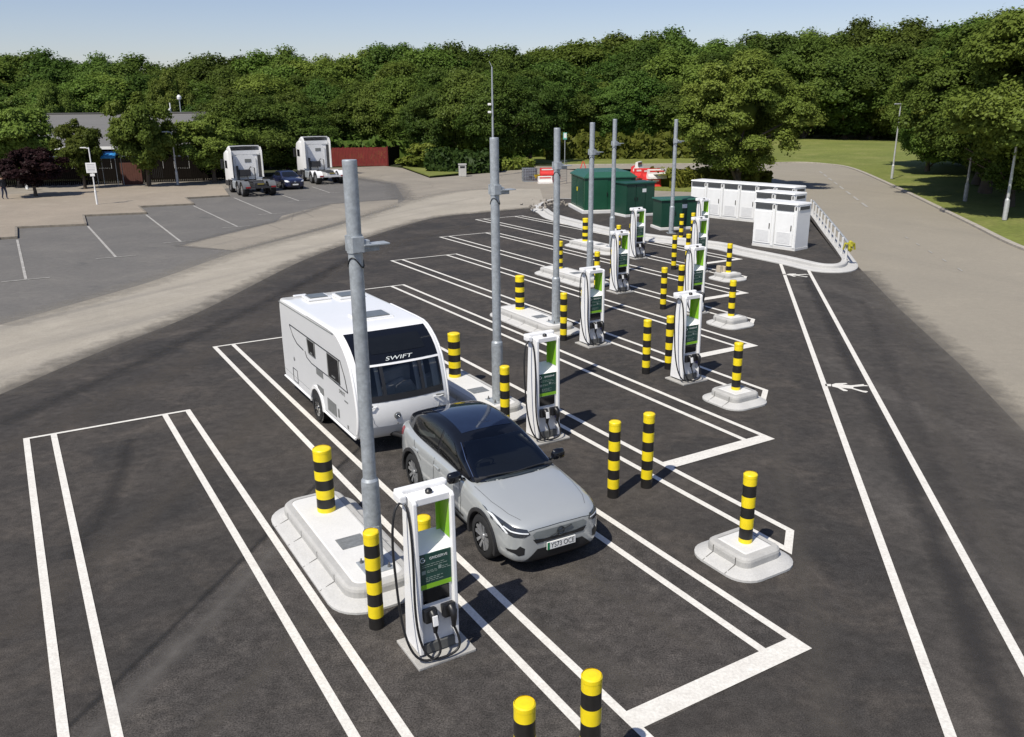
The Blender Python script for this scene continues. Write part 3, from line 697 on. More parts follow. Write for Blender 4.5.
def make_charger():
    t = thing('charging_post', 'x', 'charger', (0, 0, 0), RZ, 'white car charging posts')
    w, d, H = 0.54, 0.44, 2.14
    p = MB(); p.box((0.02, -0.05, 0.02), (0.78, 0.68, 0.04), 0, bev=0.01); p.build('concrete_pad', m_pad, t)
    p = MB(); p.box((0, 0.0, 0.12), (w - 0.06, d - 0.05, 0.13), 0, bev=0.008); p.build('plinth', m_grey, t)
    # side walls lean: deep at the foot, slimmer at the top
    for sx, nm in ((-1, 'side_panel'), (1, 'side_panel')):
        s = MB(); x0, x1 = sorted((sx * w / 2, sx * (w / 2 - 0.055)))
        prof = [(-d / 2, 0.075), (d / 2, 0.075), (d / 2 - 0.10, H - 0.03), (d / 2 - 0.13, H), (-d / 2 + 0.05, H), (-d / 2 + 0.02, H - 0.04)]
        rr = [[(x, y, z) for y, z in prof] for x in (x0, x1)]
        s.rings(rr, 0, False); o = recalc(s.build(nm, m_white, t))
        md = o.modifiers.new('b', 'BEVEL'); md.width = 0.012; md.segments = 2; md.limit_method = 'ANGLE'
    b = MB(); b.box((0, 0.0, 0.78), (w - 0.112, d - 0.14, 1.24), 0, bev=0.006); b.build('cabinet', m_white, t)
    b = MB(); xw = w / 2 - 0.056                  # sloping ledge at the foot of the opening
    b.add([(-xw, -d / 2 + 0.075, 1.40), (xw, -d / 2 + 0.075, 1.40), (xw, d / 2 - 0.09, 1.56), (-xw, d / 2 - 0.09, 1.56), (-xw, -d / 2 + 0.075, 1.36), (xw, -d / 2 + 0.075, 1.36), (xw, d / 2 - 0.09, 1.36), (-xw, d / 2 - 0.09, 1.36)],
          [(0, 1, 2, 3), (4, 7, 6, 5), (0, 4, 5, 1), (1, 5, 6, 2), (2, 6, 7, 3), (3, 7, 4, 0)]); b.build('ledge', m_white, t)
    b = MB(); b.box((0, -0.03, H - 0.045), (w - 0.112, d - 0.16, 0.085), 0, bev=0.008); b.build('head', m_white, t)
    g = MB(); g.box((xw - 0.004, -0.012, 1.83), (0.006, d - 0.17, 0.60), 0); g.box((xw - 0.03, d / 2 - 0.12, 1.83), (0.06, 0.01, 0.60), 0); g.build('lime_lining', m_green, t)
    # sign
    yf = -d / 2 + 0.066
    s = MB(); s.box((0, yf, 1.20), (w - 0.118, 0.02, 0.40), 0); sg = s.build('sign_panel', m_dkgreen, t)
    s = MB(); s.box((0, yf - 0.001, 0.968), (w - 0.118, 0.02, 0.062), 0); s.build('lime_stripe', m_green, t)
    s = MB(); s.box((0.0, yf - 0.002, 0.83), (w - 0.19, 0.022, 0.19), 0, bev=0.004); s.build('screen', m_screen, t)
    text_mb('GRIDSERVE', 0.048, m_text, 'wordmark', sg, (0.045, yf - 0.0115, 1.335), (R(90), 0, 0), 0.0012)
    lg = MB(); pts = [(-0.165 + 0.03 * math.cos(a), yf - 0.012, 1.335 + 0.03 * math.sin(a)) for a in [R(60 + i * 15) for i in range(21)]]
    lg.tube(pts, 0.005, 6); lg.tube([(-0.135, yf - 0.012, 1.335), (-0.165, yf - 0.012, 1.335)], 0.005, 6); lg.build('emblem', m_text, sg)
    fp = MB(); random.seed(5)
    for z, n, x0 in ((1.262, 5, -0.17), (1.235, 6, -0.17), (1.175, 3, -0.11), (1.155, 3, -0.11), (1.19, 2, 0.09), (1.165, 2, 0.09), (1.085, 5, -0.13), (1.062, 4, -0.13), (1.038, 4, -0.13)):
        x = x0
        for i in range(n):
            l_ = random.uniform(0.025, 0.055); fp.box((x + l_ / 2, yf - 0.011, z), (l_, 0.003, 0.006)); x += l_ + 0.012
    fp.box((-0.155, yf - 0.011, 1.165), (0.05, 0.003, 0.05)); fp.box((0.06, yf - 0.011, 1.19), (0.04, 0.003, 0.045)); fp.build('fine_print', m_fine, sg)
    # plugs in their holsters
    for x, cap in ((-0.115, 0), (0.135, 1)):
        h = MB(); h.box((x, yf - 0.055, 0.60), (0.17, 0.10, 0.17), 0, bev=0.02, mat4=Matrix.Rotation(R(-14), 4, 'X')); ho = h.build('holster', m_black, t)
        g = MB(); g.tube([(x + 0.01, yf - 0.10, 0.66), (x + 0.01, yf - 0.16, 0.63), (x + 0.01, yf - 0.175, 0.54), (x + 0.01, yf - 0.165, 0.42)], [0.05, 0.052, 0.038, 0.026], 10); g.build('plug', m_black, ho)
        if cap == 0:
            g = MB(); g.box((x, yf - 0.205, 0.60), (0.07, 0.02, 0.13), 0, bev=0.008, mat4=Matrix.Rotation(R(-10), 4, 'X')); g.build('plug_label', m_white, ho)
        else:
            g = MB(); g.box((x + 0.06, yf - 0.05, 0.53), (0.03, 0.09, 0.2), 0, bev=0.01); g.build('plug_cap', m_violet, ho)
    # cable arm across the top
    a = MB(); a.box((-0.03, 0.10, H + 0.02), (0.66, 0.11, 0.075), 0, bev=0.025); a.box((-0.33, 0.03, H - 0.015), (0.09, 0.2, 0.10), 0, bev=0.02); ar = a.build('cable_arm', m_white, t)
    b = MB(); b.lathe([(0.042, 0.0), (0.046, 0.03), (0.03, 0.05), (0.0, 0.055)], (0.0, -0.06, H), 16); b.build('beacon', m_black, t)
    # cables
    c = MB(); P = bez((-0.34, -0.05, H - 0.06), (-0.44, -0.08, H + 0.02), (-0.54, -0.10, 1.9), (-0.50, -0.13, 1.2), 14) + bez((-0.50, -0.13, 1.2), (-0.48, -0.16, 0.5), (-0.46, -0.30, 0.06), (-0.2, -0.36, 0.09), 18)[1:] + bez((-0.2, -0.36, 0.09), (-0.02, -0.40, 0.11), (-0.06, -0.36, 0.25), (-0.105, yf - 0.166, 0.44), 12)[1:]
    c.tube(P, 0.0155, 8); c.build('cable', m_cable, t)
    c = MB(); P = bez((-0.31, -0.06, H - 0.08), (-0.29, -0.14, H - 0.1), (-0.29, -0.2, 1.6), (-0.31, -0.22, 1.1), 14) + bez((-0.31, -0.22, 1.1), (-0.33, -0.24, 0.5), (-0.34, -0.36, 0.05), (-0.05, -0.38, 0.08), 16)[1:] + bez((-0.05, -0.38, 0.08), (0.25, -0.40, 0.08), (0.22, -0.36, 0.2), (0.145, yf - 0.166, 0.43), 12)[1:]
    c.tube(P, 0.0155, 8); c.build('cable', m_cable, t)
    return t
CL = ['large white charging post nearest the camera, its cable looping over its pad', 'white charging post directly behind the grey car, second in the left row',
      'white charging post at the foot of the third pole, third in the left row', 'white charging post, fourth in the left row from the camera', 'white charging post, farthest in the left row, before the green kiosks']
CR = {2: 'white charging post nearest the camera in the right row, beside a lone pair of bollards', 3: 'white charging post second in the right row, its top just over the first one',
      4: 'white charging post third in the right row, largely hidden by those before it', 5: 'white charging post farthest in the right row, near the white cabinets'}
ch0 = make_charger()
ch0.location = W(0, 2.2, -0.07, 0.012); ch0['label'] = CL[0]
for k in range(1, 5): dup(ch0, W(k, 2.2, -0.07, 0.012), RZ, CL[k])
for k in range(2, 6): dup(ch0, W(k, 6.05, -0.05, 0.012), RZ, CR[k])
# ------------------------------------------------------------------ substation island and its kerb
front = px((537, 213), (546, 219), (573.7, 227), (607, 235), (650.6, 242), (710, 249), (735, 255), (775.6, 263.5), (810, 271.5), (835, 273.5), (852, 272), (858, 267.5), (854, 260), (838, 240), (811, 209))
back = [Vector((18.2, 56.5, 0)), Vector((14, 57.8, 0)), Vector((9.5, 57, 0)), Vector((6.5, 59, 0)), Vector((3.4, 60.2, 0)), Vector((2.0, 58.5, 0)), Vector((1.3, 55.5, 0))]
isl = smooth_poly(front + back, 5, True)
ctr = Vector((9, 48, 0))
def inset(poly, d):
    n = len(poly); out = []
    for i in range(n):
        t = poly[(i + 1) % n] - poly[i - 1]; t.z = 0; t.normalize(); out.append(poly[i] + Vector((-t.y, t.x, 0)) * d)
    return out
area = sum(isl[i].x * isl[(i + 1) % len(isl)].y - isl[(i + 1) % len(isl)].x * isl[i].y for i in range(len(isl)))
if area < 0: isl = isl[::-1]
Z = lambda P, z: [(p.x, p.y, z) for p in P]
k = MB(); k.rings([Z(isl, 0.0), Z(inset(isl, 0.0), 0.04), Z(inset(isl, 0.06), 0.07), Z(inset(isl, 0.42), 0.11), Z(inset(isl, 0.425), 0.22), Z(inset(isl, 0.46), 0.255), Z(inset(isl, 0.66), 0.262), Z(inset(isl, 0.67), 0.2)], 0, False, False, False)
tag(recalc(k.build('kerb', m_conc, loc=(0, 0, 0.012))), kind='structure')
k = MB(); k.prism([(p.x, p.y) for p in inset(isl, 0.64)], 0.0, 0.262)
tag(recalc(k.build('pavement', g_new, loc=(0, 0, 0))), kind='structure')
ZI = 0.262
m_sub = mat('substation_green', (0.010, 0.070, 0.036), 0.38, var=0.1, scale=1.5, var2=0.06, scale2=4)
m_sub2 = mat('substation_roof_green', (0.022, 0.095, 0.06), 0.4, var=0.08)
m_kio = mat('kiosk_dark_green', (0.008, 0.05, 0.03), 0.38, var=0.12)
m_warn = mat('yellow_warning_sign', (0.75, 0.6, 0.02), 0.5)
m_plate = mat('white_notice', (0.7, 0.72, 0.7), 0.5)

# large louvred substation: local x along its front (away to the right), local y back to the left
A = Vector((4.4, 50.9, ZI)); rz = R(8)
t = thing('substation', 'large dark green substation housing with louvred end and sloped lid', 'substation', A, rz)
b = MB(); b.box((1.55, 1.9, 0.1), (3.4, 4.1, 0.2), bev=0.02); b.build('plinth', m_conc2, t)
b = MB(); b.box((1.55, 1.9, 1.13), (3.1, 3.8, 1.86)); w = b.build('wall', m_sub, t)
for yy in (1.0, 2.8):
    f = MB()
    for i in range(19): f.box((-0.012, yy, 0.34 + i * 0.09), (0.05, 1.5, 0.05), mat4=Matrix.Rotation(R(-30), 4, 'Y'))
    f.build('louvre', m_sub, w)
for i in range(2):
    f = MB(); f.box((0.8 + i * 1.42, -0.012, 1.12), (1.2, 0.03, 1.7), bev=0.008); dr = f.build('door', m_sub, t)
    f = MB(); f.box((1.37 + i * 0.28, -0.04, 1.12), (0.04, 0.05, 0.22), bev=0.006); f.build('handle', m_black, dr)
f = MB(); f.box((-0.035, 1.9, 1.3), (0.012, 0.22, 0.24)); f.build('warning_sign', m_warn, t)
f = MB(); f.box((2.35, -0.034, 1.5), (0.3, 0.012, 0.22)); f.box((2.35, -0.034, 1.15), (0.22, 0.012, 0.26)); f.build('notice', m_plate, t)
r = MB(); lo = [(-0.08, -0.08), (3.18, -0.08), (3.18, 3.88), (-0.08, 3.88)]; hi = [(0.3, 0.3), (2.8, 0.3), (2.8, 3.5), (0.3, 3.5)]
r.prism(lo, 2.06, 2.12); r.prism(lo, 2.12, 2.40, scale_top=hi); r.build('roof', m_sub2, t)

def kiosk(name, label, A, rz, L, D, H, doors, lidm):
    t = thing(name, label, 'electrical cabinet', A, rz)
    b = MB(); b.box((L / 2, D / 2, 0.07), (L + 0.16, D + 0.16, 0.14), bev=0.015); b.build('plinth', m_conc2, t)
    b = MB(); b.box((L / 2, D / 2, 0.14 + (H - 0.2) / 2), (L, D, H - 0.2), bev=0.01); b.build('housing', m_kio, t)
    for i in range(doors):
        w = L / doors
        f = MB(); f.box((w * (i + 0.5), -0.012, H / 2 + 0.02), (w - 0.05, 0.03, H - 0.34), bev=0.006); dr = f.build('door', m_kio, t)
        f = MB(); f.box((w * (i + 0.5) + (0.38 * w if i % 2 == 0 else -0.38 * w), -0.04, H / 2 + 0.05), (0.035, 0.04, 0.2), bev=0.006); f.build('handle', m_black, dr)
    f = MB(); f.box((L * 0.62, -0.034, H * 0.76), (0.26, 0.008, 0.2)); f.build('notice', m_plate, t)
    r = MB(); r.prism([(-0.08, -0.1), (L + 0.08, -0.1), (L + 0.08, D + 0.08), (-0.08, D + 0.08)], H - 0.06, H, scale_top=[(-0.04, -0.04), (L + 0.04, -0.04), (L + 0.04, D + 0.03), (-0.04, D + 0.03)]); r.build('lid', lidm, t)
    return t
kiosk('switch_kiosk', 'mid-sized dark green switch cabinet beside the large substation, in front of its right end', Vector((6.65, 49.1, ZI)), R(24), 1.9, 1.3, 1.94, 3, m_kio)
kiosk('feeder_kiosk', 'low wide green electrical cabinet behind the last slim pole', Vector((7.75, 43.7, ZI)), R(12), 2.0, 1.2, 1.58, 3, m_sub2)

# white power cabinets
m_vent = mat('grey_vent', (0.085, 0.088, 0.09), 0.5, var=0.15)
m_vdk = mat('dark_vent', (0.06, 0.062, 0.065), 0.5, var=0.15)
def cabinet(w, d, H):
    t = thing('power_cabinet', 'x', 'power cabinet', (0, 0, 0), 0)
    b = MB(); b.box((w / 2, d / 2, 0.05), (w + 0.02, d, 0.1)); b.build('plinth', m_conc2, t)
    b = MB(); b.box((w / 2, d / 2, 0.1 + (H - 0.16) / 2), (w - 0.012, d, H - 0.16), bev=0.012); b.build('housing', m_whiteb, t)
    b = MB(); b.box((w / 2 - 0.055, -0.014, 0.90), (w - 0.2, 0.028, 1.42), bev=0.008); dr = b.build('door', m_whiteb, t)
    g = MB(); g.box((w / 2 - 0.055, -0.031, 0.52), (w - 0.42, 0.006, 0.5)); 
    for i in range(9): g.box((w / 2 - 0.055, -0.035, 0.30 + i * 0.055), (w - 0.46, 0.006, 0.018))
    g.build('filter_grille', mat('pale_filter', (0.66, 0.665, 0.66), 0.6, var=0.05), dr)
    h = MB(); h.box((w - 0.24, -0.045, 0.98), (0.035, 0.035, 0.24), bev=0.006); h.build('handle', m_black, dr)
    v = MB(); v.box((w / 2 - 0.055, -0.014, H - 0.215), (w - 0.24, 0.03, 0.25), bev=0.004)
    for i in range(6): v.box((w / 2 - 0.055, -0.032, H - 0.30 + i * 0.034), (w - 0.26, 0.01, 0.014))
    v.build('vent', m_vent, t)
    v = MB(); v.box((w - 0.075, -0.011, H / 2), (0.10, 0.024, H - 0.22)); v.box((w + 0.002, d / 2, H - 0.21), (0.02, d - 0.24, 0.18)); sc_ = v.build('side_channel', m_whiteb, t)
    g = MB(); g.box((w - 0.075, -0.026, H - 0.21), (0.07, 0.008, 0.16)); g.box((w + 0.014, d / 2, H - 0.21), (0.01, d - 0.3, 0.15)); g.build('vent', m_vdk, t)
    r = MB(); r.prism([(-0.012, -0.05), (w + 0.012, -0.05), (w + 0.012, d + 0.02), (-0.012, d + 0.02)], H - 0.06, H, scale_top=[(0.02, -0.015), (w - 0.02, -0.015), (w - 0.02, d - 0.02), (0.02, d - 0.02)]); r.build('lid', m_whiteb, t)
    return t
c0 = cabinet(1.09, 1.05, 2.05)
def cab(A, rz, i, n, label, group):
    d = Vector((math.cos(rz), math.sin(rz), 0)); loc = A + d * 1.185 * i
    return loc
# long back row
A = Vector((10.45, 49.6, ZI)); rzr = R(-48)
ROW = ['leftmost white cabinet of the long back row, at its end towards the green kiosks', 'second white cabinet from the left end of the long back row', 'third white cabinet from the left end of the long back row',
       'fourth white cabinet of the long back row, just left of the front group', 'fifth white cabinet of the long back row, hidden behind the front group', 'white cabinet at the right end of the long back row, showing its side vent']
for i in range(6):
    loc = A + Vector((math.cos(rzr), math.sin(rzr), 0)) * (1.10 * i)
    if i == 0: c0.location = loc; c0.rotation_euler.z = rzr; c0['label'] = ROW[0]; c0['group'] = 'white power cabinets'
    else: dup(c0, loc, rzr, ROW[i], 'white power cabinets')
rzf = R(-50)
A = Vector((11.06, 38.6, ZI)); A2 = Vector((12.33, 43.0, ZI)); dx = Vector((math.cos(rzf), math.sin(rzf), 0)); dy = Vector((-dx.y, dx.x, 0))
for j, nm in ((0, 'front'), (1, 'rear')):
    for i, sd in ((0, 'left'), (1, 'right')):
            dup(c0, (A2 if j else A) + dx * (1.10 * i), rzf, '%s white cabinet of the %s pair in the group of four by the white rail' % (sd, nm), 'white power cabinets')

# white post and rail along the road side
pts = [G(812, 211.5, 0.26), G(824, 227, 0.26), G(836, 243, 0.26), G(848, 260, 0.26)]
for q in pts: q.z = 0
path = smooth_poly(pts, 8)
path = [p + Vector((-0.1, 0.0, 0)) for p in path]
t = thing('post_and_rail', 'low white post and rail barrier curving along the road behind the white cabinets', 'barrier', path[0])
L = [0.0]
for a, c in zip(path, path[1:]): L.append(L[-1] + (c - a).length)
def along(s):
    for i in range(len(path) - 1):
        if L[i + 1] >= s: return path[i] + (path[i + 1] - path[i]) * ((s - L[i]) / (L[i + 1] - L[i]))
    return path[-1]
N = 12; m_rail = mat('rail_steel', (0.42, 0.44, 0.45), 0.5, metal=0.3, var=0.15)
m_post = mat('white_post_paint', (0.55, 0.55, 0.535), 0.5, var=0.06, scale=5)
for i in range(N):
    p = along(L[-1] * i / (N - 1)) - path[0]
    b = MB(); b.box((p.x, p.y, ZI + 0.34), (0.09, 0.09, 0.74), rz=R(-30), bev=0.012); b.build('post', m_post, t)
b = MB(); b.tube([along(L[-1] * i / 40) - path[0] + Vector((0.11, 0, ZI + 0.62)) for i in range(41)], 0.05, 8); b.build('rail', m_rail, t)
b = MB(); random.seed(3)
p = along(L[-1])
rr = []
for z, r_ in ((0.40, 0.07), (0.46, 0.10), (0.56, 0.09), (0.66, 0.12), (0.76, 0.11), (0.81, 0.06)):
    rr.append([(r_ * random.uniform(0.6, 1.25) * math.cos(a), r_ * random.uniform(0.6, 1.25) * math.sin(a), z + random.uniform(-0.05, 0.05)) for a in [2 * PI * q / 10 for q in range(10)]])
b.rings(rr, 0, False)
for a in (0.4, 2.6): b.tube([(0, 0, 0.7), (0.2 * math.cos(a), 0.2 * math.sin(a), 0.7), (0.26 * math.cos(a), 0.26 * math.sin(a), 0.45)], [0.06, 0.05, 0.04], 6)
o = b.build('hi_vis_jacket', mat('hi_vis_yellow', (0.36, 0.33, 0.02), 0.7, var=0.2, scale=8), loc=p + Vector((0.05, -0.2, ZI)))
tag(o, 'yellow high visibility jacket draped over the end post of the white rail', 'jacket')

# soil and stones heaped in the tip of the island
st = MB(); random.seed(8)
for i in range(46):
    c = G(546, 206, ZI) + Vector((random.gauss(0.3, 0.7), random.gauss(0.8, 1.5), 0)); s_ = random.uniform(0.08, 0.24)
    q = Matrix.Rotation(random.random() * 6, 4, 'Z') @ Matrix.Rotation(random.random() * 2, 4, 'X')
    st.box((c.x, c.y, ZI + s_ * 0.3), (s_, s_ * random.uniform(0.6, 1), s_ * random.uniform(0.5, 0.9)), bev=s_ * 0.2, mat4=q)
tag(st.build('rubble', mat('rubble_stone', (0.26, 0.235, 0.2), 0.9, var=0.3, scale=3)), 'loose broken stones and soil at the left tip of the kerbed island', 'rubble', kind='stuff')

pole = thing('steel_pole', 'slim grey galvanised pole standing on the island kerb in front of the low green kiosk', 'pole', G(671, 233, ZI), 0, 'tall galvanised poles along the charging bays')
for c in pole0.children:
    q = c.copy(); COL.objects.link(q); q.parent = pole; q.scale.z = 0.985

# ------------------------------------------------------------------ red and white barriers, cage, bin
m_red = mat('red_plastic', (0.62, 0.035, 0.03), 0.5, var=0.1)
m_bw = mat('white_plastic', (0.72, 0.68, 0.64), 0.5, var=0.08)
def barrier(m):
    t = thing('water_barrier', 'x', 'barrier', (0, 0, 0))
    b = MB(); prof = [(-0.24, 0.0), (0.24, 0.0), (0.22, 0.18), (0.10, 0.42), (0.085, 0.74), (0.07, 0.78), (-0.07, 0.78), (-0.085, 0.74), (-0.10, 0.42), (-0.22, 0.18)]
    b.rings([[(x, y, z) for y, z in prof] for x in (-0.62, -0.6, 0.6, 0.62)], 0, False); recalc(b.build('shell', m, t))
    r = MB(); r.box((0, 0, 0.60), (1.0, 0.19, 0.14), bev=0.01); r.build('reflector', m_bw if m is m_red else m_red, t)
    for x in (-0.4, 0.4):
        f = MB(); f.box((x, 0, 0.04), (0.22, 0.5, 0.1), bev=0.015); f.build('foot', m, t)
    t.scale = (1.0, 1.0, 0.8)
    return t
br = barrier(m_red); bw = barrier(m_bw)
GB = 'stacked road barriers behind the green substation'
lay = [(br, 548, 182, 0.004, 0.1, 'lower red water barrier, left of the large substation beside the cage'), (bw, 545, 183.5, 0.004, 0.2, 'white water barrier lying in front of the red ones left of the substation'),
       (br, 547, 182.5, 0.79, 0.15, 'upper red water barrier stacked left of the large substation'), (br, 556, 179, 0.004, 1.2, 'red water barrier standing end-on left of the large substation'),
       (br, 633, 184, 0.79, 1.3, 'red barrier end-on at the left of the pile behind the green switch cabinet'), (bw, 640, 187, 0.004, 0.5, 'white barrier in the pile behind the green switch cabinet'),
       (br, 651, 188, 0.004, 0.25, 'lowest red barrier of the pile behind the green switch cabinet'), (br, 650, 187.5, 0.79, 0.3, 'upper right red barrier of the pile behind the green switch cabinet'),
       (bw, 656, 188, 0.79, 0.2, 'white barrier at the right of the pile behind the green switch cabinet'), (br, 643, 187, 0.80, 0.15, 'upper left red barrier of the pile behind the green switch cabinet'), (bw, 638, 184.5, 1.2, 1.2, 'white barrier end-on near the left end of the pile behind the switch cabinet')]
used = set()
for pr, x, y, z, rz, lab in lay:
    p = G(x, y); p.z = z * 0.8
    if id(pr) not in used: used.add(id(pr)); pr.location = p; pr.rotation_euler.z = rz; pr['label'] = lab; pr['group'] = GB
    else: dup(pr, p, rz, lab, GB)
    o_ = pr if pr['label'] == lab else [q for q in COL.objects if q.get('label') == lab][0]
    if x > 600: o_.scale = (1.25, 1.25, 0.95); o_.location.z = z * 0.95
# red trestle sign behind the substation
t = thing('road_sign_frame', 'thin red folding road sign frame behind the roof of the substation', 'sign frame', G(583, 178))
b = MB()
for sx in (-1, 1):
    for sy in (-1, 1): b.tube([(sx * 0.5, sy * 0.45, 0), (sx * 0.05, sy * 0.05, 1.5)], 0.03, 6)
b.tube([(-0.35, -0.3, 0.45), (0.35, -0.3, 0.45)], 0.025, 6); b.build('legs', m_red, t)
# liquid container in its cage
m_cage = mat('cage_steel', (0.33, 0.35, 0.36), 0.45, metal=0.4); m_ibc = mat('grey_tank_plastic', (0.16, 0.165, 0.19), 0.5, var=0.2)
t = thing('caged_tank', 'grey plastic liquid tank in a metal cage left of the red barriers', 'tank', G(529.5, 181.5), R(8))
b = MB(); b.box((0, 0, 0.66), (1.12, 0.95, 0.96), bev=0.08); b.build('tank', m_ibc, t)
b = MB()
for i in range(7):
    x = -0.6 + i * 0.2
    for y in (-0.5, 0.5): b.tube([(x, y, 0.14), (x, y, 1.16)], 0.018, 6)
for i in range(5):
    y = -0.5 + i * 0.25
    for x in (-0.6, 0.6): b.tube([(x, y, 0.14), (x, y, 1.16)], 0.018, 6)
for z in (0.16, 0.42, 0.68, 0.94, 1.16):
    b.tube([(-0.6, -0.5, z), (0.6, -0.5, z), (0.6, 0.5, z), (-0.6, 0.5, z), (-0.6, -0.5, z)], 0.018, 6)
b.build('cage', m_cage, t)
b = MB()
for y in (-0.42, 0, 0.42): b.box((0, y, 0.07), (1.2, 0.12, 0.14))
b.build('pallet', m_cage, t)
t = thing('wheel_barrow', 'small yellow wheelbarrow tray beside the caged tank', 'wheelbarrow', G(537.5, 181.5), R(20))
b = MB(); b.prism([(-0.3, -0.25), (0.3, -0.25), (0.3, 0.25), (-0.3, 0.25)], 0.3, 0.6, scale_top=[(-0.45, -0.35), (0.5, -0.35), (0.5, 0.35), (-0.45, 0.35)]); b.build('tray', m_warn, t)
b = MB(); b.tube([(-0.9, -0.25, 0.5), (0.3, -0.1, 0.28), (0.55, 0, 0.18)], 0.025, 6); b.tube([(-0.9, 0.25, 0.5), (0.3, 0.1, 0.28), (0.55, 0, 0.18)], 0.025, 6); b.tube([(-0.3, -0.2, 0.35), (-0.35, -0.22, 0.0)], 0.025, 6); b.tube([(-0.3, 0.2, 0.35), (-0.35, 0.22, 0.0)], 0.025, 6); b.build('frame', m_black, t)
b = MB(); b.lathe([(0.05, -0.05), (0.18, -0.04), (0.18, 0.04), (0.05, 0.05)], (0.58, 0, 0.18), 16, axis='Y'); b.build('wheel', m_black, t)
# mesh fence panels between the caged tank and the substation
m_mesh = mat('fence_wire', (0.3, 0.31, 0.31), 0.5, metal=0.4)
t = thing('site_fence_panel', 'grey mesh site fence panel standing left of the substation', 'fence panel', G(561, 184), R(60))
b = MB(); b.tube([(-1.1, 0, 0), (-1.1, 0, 1.9), (1.1, 0, 1.9), (1.1, 0, 0)], 0.022, 6); b.tube([(-1.1, 0, 0.2), (1.1, 0, 0.2)], 0.02, 6); b.build('frame', m_mesh, t)
b = MB()
for i in range(14): b.tube([(-1.0 + i * 0.154, 0, 0.2), (-1.0 + i * 0.154, 0, 1.9)], 0.006, 4, caps=False)
for i in range(7): b.tube([(-1.1, 0, 0.4 + i * 0.22), (1.1, 0, 0.4 + i * 0.22)], 0.006, 4, caps=False)
b.build('mesh', m_mesh, t)

t = thing('litter_bin', 'grey litter bin standing in front of the hedge beyond the yard', 'bin', G(462.6, 176.5), R(5))
m_bin = mat('bin_grey', (0.45, 0.44, 0.41), 0.6, var=0.1)
b = MB(); b.box((0, 0, 0.55), (0.72, 0.62, 1.08), bev=0.03); b.build('body', m_bin, t)
b = MB(); b.box((0, 0, 1.14), (0.8, 0.7, 0.1), bev=0.03); b.build('lid', m_bin, t)
b = MB(); b.box((0, -0.312, 0.9), (0.46, 0.02, 0.18)); b.build('slot', m_black, t)
# ------------------------------------------------------------------ helpers for curved bodies
def subsurf(o, lv=2):
    md = o.modifiers.new('s', 'SUBSURF'); md.levels = md.render_levels = lv
def bake(o):
    dg = bpy.context.evaluated_depsgraph_get(); dg.update()
    me = bpy.data.meshes.new_from_object(o.evaluated_get(dg)); o.modifiers.clear(); o.data = me; return o
def shell(name, rings_, m, parent=None, lv=2, cap0=True, cap1=True, cut=None):
    """half rings (x, y>=0, z) from the bottom centre up to the top centre, mirrored into a closed loft"""
    full = []
    for r in rings_:
        right = [(p[0], p[1], p[2]) for p in r]; left = [(p[0], -p[1], p[2]) for p in r[1:-1]][::-1]
        full.append(right + left)
    b = MB(); b.rings(full, 0, True, cap0, cap1); o = recalc(b.build(name, m))
    subsurf(o, lv)
    if cut:
        bake(o)
        for c in cut:
            md = o.modifiers.new('b', 'BOOLEAN'); md.operation = 'DIFFERENCE'; md.solver = 'EXACT'; md.object = c
            bake(o)
    else: bake(o)
    for p in o.data.polygons: p.use_smooth = True
    if parent: o.parent = parent
    return o
def bvh(o):
    return BVHTree.FromPolygons([v.co.copy() for v in o.data.vertices], [list(p.vertices) for p in o.data.polygons])
def patch(name, trees, poly, plane, m, parent, off=0.004, far=4.0, cuts=3, label=None):
    """panel that lies on a curved body: poly in the plane's own two axes, dropped on the body along the plane's normal.
    plane = (axis_a, axis_b, normal) as vectors, poly points = (a, b)"""
    aa, bb, nn = [Vector(p) for p in plane]
    bm = bmesh.new(); f = bm.faces.new([bm.verts.new((p[0], p[1], 0)) for p in poly])
    bmesh.ops.triangulate(bm, faces=[f])
    for _ in range(cuts):
        ed = [e for e in bm.edges if e.calc_length() > 0.05]
        if ed: bmesh.ops.subdivide_edges(bm, edges=ed, cuts=1, use_grid_fill=False); bmesh.ops.triangulate(bm, faces=[f for f in bm.faces if len(f.verts) > 3])
    for v in bm.verts:
        o = aa * v.co.x + bb * v.co.y + nn * far; best = None
        for t in trees:
            h = t.ray_cast(o, -nn)
            if h[0] is not None and (best is None or h[3] < best[3]): best = h
        if best is None:
            best = min((t.find_nearest(aa * v.co.x + bb * v.co.y) for t in trees), key=lambda h: h[3])
        nr = best[1] if best[1].dot(nn) > 0 else -best[1]
        v.co = best[0] + nr * off * 0.6 + nn * off * 0.5
    me = bpy.data.meshes.new(name); bm.normal_update(); bm.to_mesh(me); bm.free(); me.materials.append(m)
    for p in me.polygons: p.use_smooth = True
    o = bpy.data.objects.new(name, me); COL.objects.link(o); o.parent = parent
    if label: o['label'] = label
    return o
def ribbon(pts, w):
    """outline polygon of a line of width w through 2d points"""
    L, Rr = [], []
    for i, p in enumerate(pts):
        a = Vector(pts[max(i - 1, 0)]); c = Vector(pts[min(i + 1, len(pts) - 1)]); t = (c - a).normalized(); n = Vector((-t.y, t.x)) * w / 2
        L.append(tuple(Vector(p) + n)); Rr.append(tuple(Vector(p) - n))
    return L + Rr[::-1]
m_tyre = mat('tyre_rubber', (0.011, 0.011, 0.011), 0.75, var=0.2, bump=0.2)
m_alloy = mat('alloy', (0.42, 0.43, 0.44), 0.3, metal=0.7, var=0.05)
m_glass = mat('dark_glass', (0.008, 0.009, 0.010), 0.03, var=0.1, spec=0.5)
m_trim = mat('black_trim', (0.015, 0.015, 0.016), 0.45, var=0.15)
m_gloss = mat('gloss_black', (0.006, 0.007, 0.010), 0.1, var=0.1, spec=0.4, coat=0.15)
